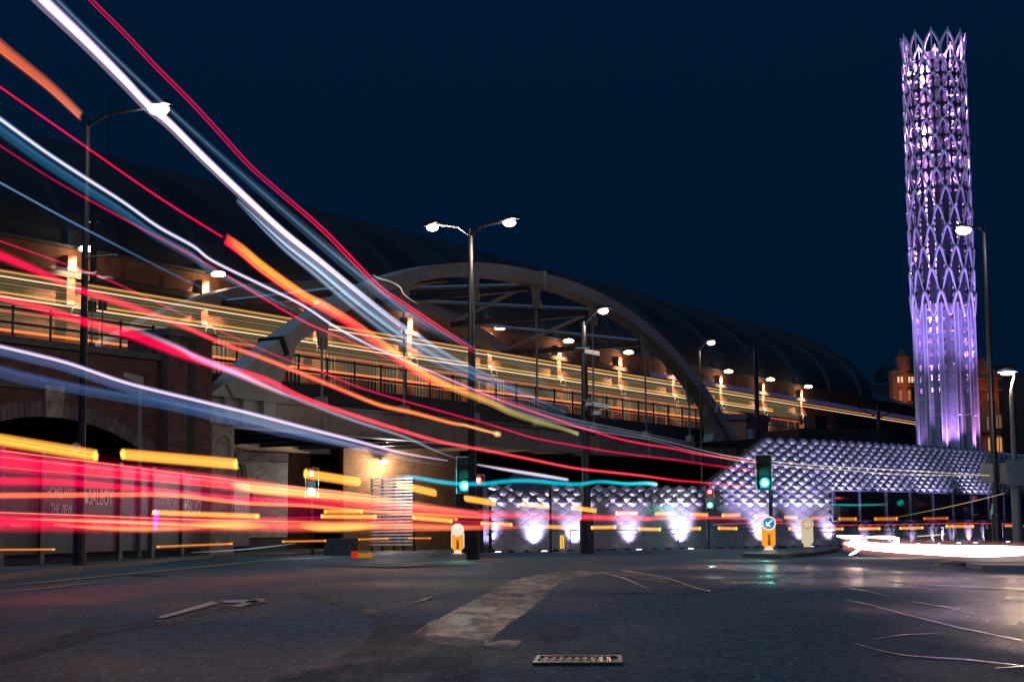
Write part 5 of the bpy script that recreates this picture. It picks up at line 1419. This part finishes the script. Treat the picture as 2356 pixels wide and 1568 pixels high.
# --- high trails of a double decker
T1 = [(60, -40), (97, 0), (194, 93), (282, 182), (335, 238), (387, 282), (464, 359), (545, 436), (646, 529), (726, 593), (813, 664), (901, 734), (960, 772), (1044, 824), (1160, 880)]
trail('broad pinkish white light trail falling from the top left past the brightest lamp', T1, [38, 36, 32, 29, 27, 25, 24, 22, 20, 19, 18, 17, 14, 10, 6],
      [(.92, .68, .94)]*8+[(.95, .72, .98), (.75, .62, .88), (.5, .48, .68), (.3, .34, .5), (.2, .26, .38), (.10, .16, .26), (.02, .04, .07)], h=4.1, n=12, seed=2, streak=.12)
trail('dim blue grey halo streak along the lower edge of the broad white trail', [(545, 460), (646, 556), (726, 620), (813, 693), (901, 760), (960, 797), (1044, 842), (1200, 905), (1300, 950)], [10, 24, 30, 32, 34, 34, 30, 24, 16],
      [(.06, .09, .16), (.22, .28, .42), (.25, .33, .46), (.18, .26, .38), (.12, .19, .30), (.09, .15, .25), (.06, .11, .2), (.03, .06, .12), (.01, .02, .04)], h=3.9, n=14, seed=3, streak=.5)
trail('faint blue haze streak above the broad white trail', [(120, -10), (282, 150), (464, 320), (646, 480), (813, 622), (960, 735), (1100, 805)], [16, 12, 14, 20, 26, 26, 18], [(.05, .09, .15), (.05, .08, .13), (.03, .06, .1), (.03, .06, .1), (.05, .09, .14), (.04, .08, .13), (0, .01, .02)], h=4.3, n=10, seed=4, streak=.6)
T2 = [(200, -20), (214, 0), (291, 77), (363, 153), (436, 226), (504, 299), (577, 379), (646, 440), (748, 529), (872, 655), (925, 692), (1003, 745), (1099, 808)]
trail('upper line of the thin double red trail right of the brightest lamp', T2, 2.6, [(.62, .0, .06)]*8+[(.9, .01, .08)]*4+[(.3, 0, .03)], h=4.3, n=2, seed=5)
trail('lower line of the thin double red trail right of the brightest lamp', [(x-7, y+3) for x, y in T2], 2.6, [(.62, .0, .06)]*8+[(.9, .01, .08)]*4+[(.3, 0, .03)], h=4.28, n=2, seed=6)
trail('short thick burnt orange trail at the top left corner', [(-60, 52), (0, 107), (60, 155), (120, 204), (186, 267)], [34, 31, 28, 26, 22], [(.60, .10, .03), (.62, .11, .03), (.58, .10, .03), (.56, .11, .04), (.56, .13, .06)], h=4.0, n=13, seed=7, streak=.4)
T4 = [(-40, 173), (0, 200), (194, 335), (363, 452), (512, 545)]
trail('fine bright red trail leading into the thick orange trail at left', T4, 3.0, (1.0, .0, .06), h=3.9, n=2, seed=8)
T4b = [(522, 548), (560, 576), (608, 616), (696, 677), (749, 704), (813, 742), (872, 784), (931, 828), (975, 858), (1034, 888), (1126, 924), (1169, 945), (1214, 961), (1250, 972), (1298, 986), (1331, 998)]
trail('thick orange trail crossing the steel arch from upper left to centre', T4b, [20, 24, 24, 21, 19, 18, 18, 17, 17, 16, 16, 15, 14, 13, 10, 9],
      [(1.2, .02, .05), (1.3, .28, .05), (1.3, .36, .05), (1.3, .34, .06), (1.3, .30, .09), (1.1, .10, .06), (1.15, .16, .05), (1.2, .30, .06), (1.1, .34, .07), (.85, .32, .07), (.5, .28, .06), (.36, .27, .06), (.30, .24, .06), (.30, .26, .07), (.25, .22, .07), (.4, .38, .2)], h=3.9, n=12, seed=9)
trail('red lower edge of the thick orange trail', [(x-6, y+9) for x, y in T4b[:10]], 9, [(1.1, .0, .05)]*7+[(.7, .02, .05)]*2+[(.2, 0, .01)], h=3.82, n=5, seed=10)
T5 = [(-40, 245), (0, 274), (101, 347), (194, 408), (282, 464), (363, 521), (444, 566), (491, 601), (608, 658), (696, 702), (769, 750), (843, 790), (901, 816), (1010, 862), (1150, 920)]
trail('pale lilac trail starting at the left edge below the orange one', T5, [10, 10, 9, 9, 8, 8, 8, 7, 7, 6, 6, 6, 5, 5, 5], [(.55, .6, .95)]*3+[(.62, .6, .98)]*4+[(.7, .6, 1.0)]*4+[(.5, .4, .7), (.4, .3, .5), (.4, .3, .5), (.1, .1, .2)], h=3.3, n=5, seed=11)
trail('soft teal blue glow below the pale lilac trail', [(x-4, y+20) for x, y in T5[:10]], [30, 30, 28, 26, 24, 22, 20, 16, 12, 8], [(.01, .055, .11)]*6+[(.03, .07, .12)]*3+[(0, .01, .02)], h=3.2, n=9, seed=12, streak=.3)
T6 = [(-40, 309), (0, 335), (121, 412), (242, 480), (363, 545), (450, 592), (521, 633), (608, 687), (696, 737), (755, 764), (843, 802), (931, 840), (1050, 885)]
trail('dark red thin trail below the pale lilac trail', T6, 4, [(.36, .0, .045)]*3+[(.5, .0, .05)]*4+[(.85, .0, .08)]*3+[(.5, 0, .06), (.3, 0, .04), (.05, 0, .01)], h=3.2, n=3, seed=13)
trail('faint blue thin trail low at the left edge', [(-40, 400), (0, 420), (161, 508), (323, 592), (440, 650), (560, 700)], 4, [(.10, .2, .36), (.10, .2, .36), (.08, .17, .32), (.03, .08, .17), (.02, .05, .12), (.0, .01, .03)], h=3.0, n=3, seed=14)
T8 = [(-60, 560), (0, 588), (81, 622), (177, 665), (295, 703), (403, 743), (510, 789), (608, 825), (696, 860), (784, 896), (872, 931), (946, 948), (1036, 972), (1070, 978), (1107, 988), (1145, 998)]
trail('upper thick red trail at left turning orange over the girder', T8, [26, 24, 20, 18, 16, 14, 12, 12, 12, 12, 11, 11, 9, 8, 8, 6], [(1.15, .0, .06)]*5+[(1.2, .03, .06), (1.25, .06, .07)]+[(1.3, .13, .07)]*3+[(1.3, .24, .06)]*3+[(1.2, .36, .08)]*3, h=3.0, n=9, seed=15)
trail('warm spark at the end of the upper thick red trail', [(1139, 997), (1150, 999)], 9, (2.0, .9, .4), h=3.0, n=3, seed=16)
T9 = [(-60, 664), (0, 684), (107, 712), (188, 739), (295, 768), (403, 808), (483, 836), (608, 872), (696, 914), (813, 955), (927, 991), (1015, 1016), (1131, 1038), (1226, 1057), (1321, 1076), (1417, 1087), (1480, 1094), (1553, 1104), (1614, 1109), (1742, 1120)]
trail('long lower red trail sweeping from the left edge to the arrow bollard signal', T9, [14, 15, 18, 20, 22, 22, 18, 14, 12, 10, 9, 8, 7, 6.5, 6, 6, 5.5, 5, 4, 3], [(1.1, .0, .06)]*7+[(1.1, .02, .08), (1.1, .04, .09)]+[(1.2, .06, .09)]*8+[(1.1, .01, .05), (1.1, .01, .05), (.9, 0, .04)], h=2.6, n=9, seed=17, streak=.3)
trail('pinkish white trail overlapping the long lower red trail on the pillar', [(300, 752), (403, 795), (456, 823), (540, 856), (608, 886), (696, 922), (813, 966), (927, 1003), (1000, 1035), (1056, 1056)], [8, 12, 14, 14, 12, 9, 8, 7, 5, 3], [(.05, .05, .09), (.35, .25, .42), (.6, .3, .6), (.85, .42, .70), (.75, .35, .5), (.3, .22, .3), (.22, .24, .32), (.2, .22, .3), (.14, .16, .24), (.03, .03, .05)], h=2.55, n=6, seed=18)
T10 = [(-60, 780), (0, 796), (80, 815), (161, 836), (295, 881), (456, 921), (575, 950), (693, 981), (810, 1011), (927, 1041), (1030, 1059)]
trail('lilac white trail low across the viaduct wall', T10, [9, 9, 9, 9, 9, 9, 9, 9, 8, 6, 3], [(.75, .62, .95)]*9+[(.6, .5, .75), (.3, .25, .4)], h=2.1, n=6, seed=19)
trail('wide blue halo under the lilac white trail', [(x, y+13) for x, y in T10], [20]*8+[14, 10, 5], [(.035, .06, .14)]*6+[(.09, .13, .2)]*3+[(.05, .07, .12), (0, 0, .01)], h=2.0, n=8, seed=20, streak=.5)
trail('pale violet trail right of the central pole', [(1098, 1068), (1160, 1079), (1240, 1092), (1307, 1103)], [3, 5, 6, 5], [(.5, .4, .6), (.9, .75, 1.0), (1, .85, 1.1), (.9, .75, 1)], h=2.2, n=3, seed=21)
trail('wide dim blue trail crossing the arch keystone at left', [(-60, 838), (59, 869), (205, 899), (330, 921), (440, 943), (633, 990), (760, 1015), (900, 1040)], [30, 28, 24, 22, 22, 20, 16, 14], [(.03, .06, .16)]*3+[(.02, .07, .16), (.03, .08, .19), (.04, .06, .15), (.03, .04, .1), (.1, .0, .03)], h=1.9, n=9, seed=22, streak=.4)
trail('thin red trail under the leftmost wall floodlight', [(-40, 538), (0, 554), (156, 609), (268, 652), (430, 727), (633, 816), (726, 849), (843, 896), (1036, 951), (1131, 977), (1226, 1006), (1333, 1026), (1417, 1040), (1553, 1057), (1658, 1072), (1742, 1082)], 3.0, [(.7, .0, .06)]*4+[(.5, 0, .05)]*2+[(.8, 0, .08)]*6+[(.8, 0, .07)]*4, h=2.9, n=2, seed=23)
trail('thin red trail crossing the bridge railing right of centre', [(960, 843), (1060, 886), (1150, 920), (1240, 951), (1333, 982), (1417, 1007), (1478, 1020), (1553, 1032), (1614, 1045), (1742, 1061)], 3.2, [(.05, 0, .01), (.5, 0, .06)]+[(.95, .01, .08)]*7+[(.5, 0, .04)], h=3.3, n=2, seed=24)
for i, (dy, c, lab) in enumerate(((0, .5, 'upper'), (7, .42, 'lower'))):
    trail('%s fine cream trail running over the tiled gable' % lab, [(1400, 985+dy), (1500, 1006+dy), (1614, 1035+dy), (1700, 1052+dy), (1841, 1067+dy), (1950, 1074+dy), (2072, 1081+dy+i*3), (2277, 1093)], 1.8, [(.03, .03, .03), (.1, .1, .11), (.25, .2, .22)]+[(c*1.5, c*1.2, c*.9)]*4+[(.3, .25, .15)], dep=lambda x: 74-(x-1400)*.012, n=1, seed=25+i)
for i, off in enumerate((0, 9, 17)):
    trail(('top', 'middle', 'bottom')[i]+' grey wisp fanning over the right half of the girder', [(1080, 890+off), (1180, 925+off), (1300, 960+off*.9), (1420, 985+off*.8), (1500, 1000+off*.6), (1600, 1020+off*.4)], [10, 8, 6, 4, 3, 2], [(.0, .0, .01), (.05, .07, .11), (.09, .11, .15), (.07, .09, .12), (.05, .06, .08), (.02, .02, .03)], dep=lambda x: 60, n=5, seed=30+i, streak=.7)
trail('thin yellow trail rising diagonally across the long window', [(2059, 1190), (2174, 1167), (2240, 1152), (2312, 1134)], 1.6, [(.1, .06, .02), (.4, .3, .12), (.5, .4, .16), (.4, .3, .14)], dep=lambda x: 62, n=1, seed=35)
trail('white squiggle of light above the arch rib near its left shoulder', [(857, 632), (873, 640), (900, 648), (920, 660), (931, 678), (962, 700)], 2.4, [(.2, .18, .18), (.7, .6, .55), (.4, .36, .34), (.8, .7, .62), (.6, .5, .42), (.05, .05, .05)], dep=lambda x: 40, n=1, seed=36)
trail('short white squiggle beside the leftmost brick pilaster', [(120, 612), (150, 619), (170, 617), (190, 626), (215, 628), (222, 624)], 3, [(.03, .03, .03), (.35, .28, .3), (.6, .45, .4), (.6, .5, .5), (.6, .5, .5), (.3, .25, .25)], dep=lambda x: 35, n=2, seed=37)
trail('second short white squiggle right of the leftmost pilaster', [(224, 634), (236, 638), (250, 637), (262, 641)], 4, [(.5, .4, .45), (.6, .5, .5), (.3, .25, .25), (.05, .05, .05)], dep=lambda x: 35, n=2, seed=38)
# --- cyan trail
trail('wavy cyan trail between the two green traffic lights', [(905, 1094), (942, 1096), (980, 1102), (1015, 1108), (1059, 1112), (1114, 1112), (1160, 1107), (1202, 1105), (1245, 1107), (1286, 1111), (1333, 1113), (1381, 1107), (1441, 1112), (1488, 1111), (1512, 1114)], [5, 9, 10, 10, 10, 10, 10, 10, 10, 10, 9, 8, 8, 9, 9],
      [(0, .10, .14), (0, .42, .58)]+[(0, .50, .66)]*7+[(0, .52, .68)]*3+[(.02, .75, .85), (.1, .9, .98), (.6, 1.1, 1.1)], dep=lambda x: 54+(x-900)*.012, n=7, seed=40, streak=.12)
trail('teal streak across the left part of the long window', [(1735, 1160), (1800, 1156), (1912, 1160), (1980, 1161), (2045, 1159)], 4, [(.02, .12, .12), (.0, .14, .13), (.0, .34, .28), (.0, .36, .3), (0, .05, .04)], dep=lambda x: 72, n=3, seed=41)
trail('short teal smear right of the long teal streak', [(2066, 1160), (2078, 1152)], 9, (.0, .34, .28), dep=lambda x: 72, n=3, seed=42)
# --- low red and orange bundles
low = near
trail('broad red bundle entering at the left edge above the rest', [(-60, 1046), (0, 1056), (100, 1070), (225, 1080), (400, 1096), (575, 1117), (720, 1137), (860, 1150), (980, 1166), (1100, 1180)], [62, 56, 46, 38, 34, 32, 26, 22, 16, 12],
      [(1.0, .0, .055)]*4+[(1.0, .02, .07), (1.1, .10, .08), (1.2, .25, .08), (1.2, .28, .1), (1.1, .2, .09), (.9, .08, .07)], dep=low, n=20, seed=50, streak=.4)
trail('dim crimson veil spread behind all the low streaks at left', [(-60, 1115), (0, 1118), (200, 1132), (400, 1145), (600, 1158), (800, 1172), (1000, 1185), (1150, 1192)], [190, 185, 160, 130, 100, 75, 50, 30], [(.07, .0, .014)]*6+[(.10, .01, .02), (.1, 0, .01)], dep=low, n=26, seed=51, streak=.6)
for i, (y0, y1, w_, c) in enumerate(((1036, 1108, 3, (.9, .22, .18)), (1050, 1116, 2.5, (.8, .15, .14)), (1074, 1126, 3, (.5, .1, .1)))):
    trail(('highest', 'middle', 'lowest')[i]+' fine pink line within the broad red bundle', [(-40, y0-5), (0, y0), (225, y0+(y1-y0)*.38), (575, y1), (800, y1+24), (1000, y1+52)], w_, [c, c, c, c, c, (.2, .02, .02)], dep=low, n=1, seed=53+i)
trail('second red bundle just above the orange double line at left', [(-60, 1105), (0, 1106), (150, 1109), (340, 1126), (500, 1142), (680, 1153), (850, 1164), (1000, 1176), (1130, 1186)], [22, 21, 19, 15, 13, 12, 10, 9, 7], [(1.0, .0, .055)]*3+[(1.0, .0, .07)]*3+[(1.0, .04, .07)]*3, dep=low, n=9, seed=57, streak=.35)
trail('orange double line trail in the middle of the left streaks', [(-60, 1140), (0, 1139), (150, 1138), (300, 1137), (400, 1138), (480, 1147), (575, 1157), (700, 1162), (800, 1171), (900, 1178), (1010, 1184), (1120, 1190)], [15, 14, 13, 12, 12, 11, 10, 9, 8, 8, 8, 6], [(1.2, .20, .07)]*4+[(1.2, .28, .08)]*4+[(1.2, .3, .06)]*3+[(.8, .1, .05)], dep=low, n=7, seed=58, streak=.5)
trail('wide hot red bundle closest to the hoarding foot', [(-60, 1198), (0, 1199), (150, 1202), (300, 1205), (450, 1205), (575, 1206), (700, 1209), (850, 1208), (1000, 1212), (1120, 1212), (1220, 1212)], [46, 44, 40, 36, 33, 32, 27, 22, 17, 12, 7],
      [(1.0, .0, .06)]*3+[(1.0, .02, .06)]*2+[(1.1, .10, .08), (1.1, .12, .08), (1.1, .2, .08), (1.1, .22, .08), (.8, .1, .05), (.3, .02, .02)], dep=low, n=16, seed=59, streak=.35)
trail('bright yellow core within the hot red bundle at left', [(40, 1193), (150, 1196), (300, 1201), (450, 1207), (560, 1210)], [2, 5, 7, 6, 2], [(.3, .1, .02), (.7, .45, .1), (.9, .55, .15), (.7, .4, .1), (.1, .05, 0)], dep=low, n=4, seed=60)
trail('orange lower fringe of the hot red bundle at left', [(120, 1206), (220, 1213), (330, 1216), (450, 1213), (520, 1208)], [4, 9, 12, 9, 4], [(.1, .04, 0), (.8, .3, .05), (.9, .36, .08), (.6, .2, .03), (.1, .03, 0)], dep=low, n=5, seed=61)
trail('thin pale orange line on top of the hot red bundle', [(-40, 1175), (0, 1178), (200, 1185), (400, 1193), (575, 1197), (760, 1200)], 2.4, [(1.0, .32, .16)]*5+[(.2, .05, .02)], dep=low, n=1, seed=62)
trail('amber swelling in the hot red bundle left of centre', [(440, 1204), (500, 1206), (560, 1208), (620, 1209)], [12, 20, 20, 8], [(.2, .1, .01), (.8, .45, .06), (.8, .45, .06), (.1, .05, 0)], dep=low, n=8, seed=63)
trail('amber swelling in the hot red bundle below the left signal', [(690, 1208), (740, 1212), (820, 1211), (880, 1208)], [12, 20, 18, 8], [(.2, .1, .01), (.9, .5, .07), (.8, .45, .06), (.1, .05, 0)], dep=low, n=8, seed=64)
trail('soft yellow flare where the broad red bundle passes the glazed wall', [(530, 1112), (575, 1122), (640, 1128), (720, 1134), (800, 1140), (900, 1150)], [6, 22, 24, 22, 18, 8], [(.3, .15, .03), (1.0, .55, .10), (1.0, .55, .12), (.7, .36, .09), (.5, .22, .05), (.1, .04, 0)], dep=low, n=9, seed=65)
trail('thin crimson line just above the bottom amber dashes', [(590, 1192), (750, 1190), (900, 1196), (1080, 1200), (1180, 1204)], 4, (.7, .0, .06), dep=low, n=2, seed=66)
trail('red bundle crossing the tiled wall left of the camera mast', [(1100, 1181), (1200, 1184), (1300, 1189), (1400, 1192), (1500, 1194)], [20, 17, 13, 11, 9], [(.8, .08, .07), (.8, .03, .07), (.8, .02, .06), (.75, .02, .06), (.75, .01, .05)], dep=lambda x: 62, n=8, seed=67)
trail('red bundle crossing the tiled wall right of the camera mast', [(1340, 1186), (1440, 1190), (1560, 1191), (1650, 1190), (1728, 1193)], [11, 10, 9, 7, 5], [(.75, .05, .06), (.75, .04, .06), (.8, .04, .06), (.8, .04, .05), (.5, .02, .04)], dep=lambda x: 62, n=6, seed=68)
trail('pale red line right of the arrow bollard', [(1775, 1194), (1800, 1196)], 6, (.9, .04, .06), dep=lambda x: 66, n=3, seed=69)
trail('thin dark red line along the foot of the long window', [(1640, 1206), (1760, 1202), (1900, 1207), (2050, 1206), (2200, 1203), (2330, 1204)], 2.2, (.55, .04, .04), dep=lambda x: 70, n=1, seed=70)
trail('fine dull red line right of the low dark wall', [(830, 1224), (1000, 1219), (1180, 1217)], 3, [(.1, .01, .01), (.35, .03, .03), (.1, .01, .01)], dep=low, n=2, seed=71)
trail('pale grey line along the left kerb', [(440, 1270), (520, 1266), (600, 1259), (680, 1249)], 2.5, [(.03, .05, .08), (.14, .18, .26), (.22, .26, .34), (.06, .08, .1)], dep=lambda x: 60, n=1, seed=72)
# --- amber flash dashes; each row is one vehicle's indicator
def dashes(label, segs, dep, col=AMB):
    x0, y0 = segs[0][0], segs[0][1]; r_ = thing('indicator_trail', label, 'light trail', W(x0, y0, dep(x0)), 'flashing indicator trails')
    for i, s_ in enumerate(segs):
        (xa, ya, xb, yb, w_) = s_[:5]; c = s_[5] if len(s_) > 5 else col; e = min(w_*.5, (xb-xa)*.2)
        trail('', [(xa, ya), (xa+e*.5, ya+(yb-ya)*.02), (xa+e, ya+(yb-ya)*.05), ((xa+xb)/2, (ya+yb)/2), (xb-e, yb-(yb-ya)*.05), (xb-e*.4, yb), (xb, yb)], [w_*.5, w_*.95, w_*1.12, w_*1.12, w_*1.12, w_*.95, w_*.5], c, dep=dep, n=max(2, min(11, int(w_/2.2))), seed=100+i, parent=r_, name='dash', sub=3, streak=.28)
    return r_
mid = lambda x: 24+x*.029
dashes('large amber indicator dashes stepping down from the left edge to the signals', [(-30, 1006, 224, 1048, 26), (279, 1044, 546, 1067, 25), (699, 1089, 830, 1108, 20), (912, 1114, 1004, 1133, 17), (1068, 1146, 1140, 1156, 14), (1200, 1159, 1264, 1165, 10), (1315, 1167, 1372, 1174, 9), (1417, 1180, 1467, 1180, 8), (1508, 1180, 1552, 1181, 7.5), (1588, 1182, 1629, 1184, 7), (1662, 1185, 1702, 1184, 6.5), (1735, 1185, 1767, 1186, 5.5), (1805, 1189, 1835, 1190, 5.5), (1866, 1191, 1898, 1191, 5.5, ORG), (1930, 1193, 1970, 1193, 5.5, ORG), (2013, 1193, 2064, 1192, 5.5, ORG), (2126, 1192, 2180, 1191, 4.5, (.8, .16, .03))], mid)
dashes('lower row of slim amber indicator dashes along the tiled wall', [(355, 1178, 591, 1187, 10.5), (740, 1187, 864, 1188, 9), (951, 1190, 1039, 1198, 7.5), (1107, 1203, 1177, 1206, 7), (1238, 1210, 1302, 1212, 6.5), (1361, 1213, 1416, 1212, 6), (1469, 1216, 1519, 1217, 5.5), (1568, 1216, 1611, 1215, 5.5), (1653, 1214, 1695, 1215, 5), (1735, 1216, 1760, 1216, 4.5), (1815, 1215, 1844, 1215, 4.5), (1896, 1216, 1939, 1216, 4.5), (1977, 1215, 2024, 1215, 4.5), (2071, 1214, 2123, 1213, 4.5), (2177, 1210, 2239, 1210, 5), (2308, 1208, 2332, 1208, 4.5), (2344, 1208, 2370, 1208, 4.5)], mid)
dashes('pair of amber dashes one above the other below the left traffic light', [(748, 1176, 833, 1176, 6.5), (951, 1188, 1050, 1194, 5, (.8, .24, .05))], mid)
dashes('row of thin orange dashes just above the kerb at left', [(-30, 1264, 122, 1263, 3.4, ORG), (365, 1257, 530, 1250, 3.6, ORG), (652, 1245, 748, 1243, 3.4, ORG), (826, 1240, 892, 1238, 3, ORG), (941, 1237, 990, 1237, 3, ORG)], lambda x: 30+x*.03)
# --- white headlight trail at right
def E_trailW(): 
    m = emat('white_headlight_trail', (1.0, .76, .66), 9.0); return m
E_hot = emat('headlight_glare', (1.0, .62, .50), 45)
WD = lambda x: 56-(x-1930)*.012
def solid(pix, wl, parent, dep=WD, name='streak', m=None):
    P = [[*pix[i], wl[i]] for i in range(len(pix))]; C = catmull(P, 8); mb = MB()
    mb.tube([W(q[0], q[1], dep(q[0])) for q in C], [max(.01, q[2]*.5*dep(q[0])/FPX) for q in C], 8)
    return mb.build(name, m or E_trailW(), parent, smooth=True)
wt = thing('headlight_trail', 'blinding white headlight trail hooking in from the right edge low over the road', 'light trail', W(2100, 1262, 55), 'light trails of passing traffic')
solid([(1943, 1249), (1955, 1250), (1985, 1254), (2040, 1259), (2100, 1262), (2200, 1266), (2300, 1268), (2420, 1274)], [3, 10, 18, 19, 22, 25, 27, 30], wt)
solid([(1926, 1232), (1940, 1234), (1960, 1235), (1984, 1233)], [3, 7, 8, 3], wt); solid([(1982, 1234), (1970, 1243), (1952, 1252)], [7, 11, 9], wt, m=E_hot)
solid([(1994, 1235), (2020, 1235), (2050, 1236), (2066, 1238)], [3, 6, 7, 5], wt); solid([(2066, 1237), (2062, 1246), (2052, 1260)], [6, 12, 15], wt, m=E_hot)
solid([(1980, 1260), (1966, 1270), (1954, 1276)], [6, 6, 2], wt)
trail('warm glow fringe round the white headlight trail', [(1940, 1250), (2000, 1256), (2100, 1263), (2200, 1267), (2356, 1272), (2420, 1275)], [26, 38, 42, 44, 46, 48], (.50, .16, .12), dep=WD, n=10, seed=80)
trail('short thin white line above the headlight trail', [(2110, 1233), (2140, 1231), (2175, 1228)], 2.2, (.9, .7, .5), dep=lambda x: 60, n=1, seed=81)

# --- tram light lines along the deck
CT = 55.0
tram = thing('tram_light_trail', 'long straight cream and orange light lines of a tram passing behind the arch', 'light trail', B(tx(1100, CT), CT, zD+2))
def line(y0, x1, wpx, col, x0=-60, gain=1.0, c=CT, n=1, nm='light_line', xe=None):
    p0 = PL(0, y0, c); z = p0.z; t0 = tx(x0, c); t1 = tx(x1, c); pts = []; wd = []; cc = []
    for i in range(13):
        f = i/12; t_ = t0+(t1-t0)*f; p = B(t_, c, z); pts.append(p); wd.append(wpx*65/FPX); cc.append([v*gain for v in col])
    V = []; F = []; CO = []; strands(V, F, CO, pts, wd, cc, n, 1, seed=int(y0)); return emit(nm, V, F, CO, tram)
line(622, 2125, 4.2, (.85, .34, .05)); line(634, 2125, 4.6, (1.0, .64, .38)); line(671, 1780, 4.2, (.9, .44, .05)); line(681, 1780, 4.8, (1.0, .68, .42))
line(712, 1840, 3.2, (.7, .12, .05)); line(716, 1840, 2.6, (.5, .09, .04)); line(757, 1690, 7.5, (1.1, .24, .05)); line(770, 1690, 2.6, (.4, .14, .07))
line(700, 1840, 2, (.16, .12, .06)); line(650, 1840, 2, (.14, .11, .05))
# translucent body of light between the lines: many faint warm strands
random.seed(3)
for k in range(17):
    y = 622+k*8; line(y, 1840 if y < 700 else 1700, 13, (.050, .043, .022), n=1, nm='ghost_line', c=CT+random.uniform(-1, 1))
for k in range(4): line(596+k*6, 2125, 8, (.018, .018, .05), x0=1500, nm='ghost_line')
# camera last: far clip already set
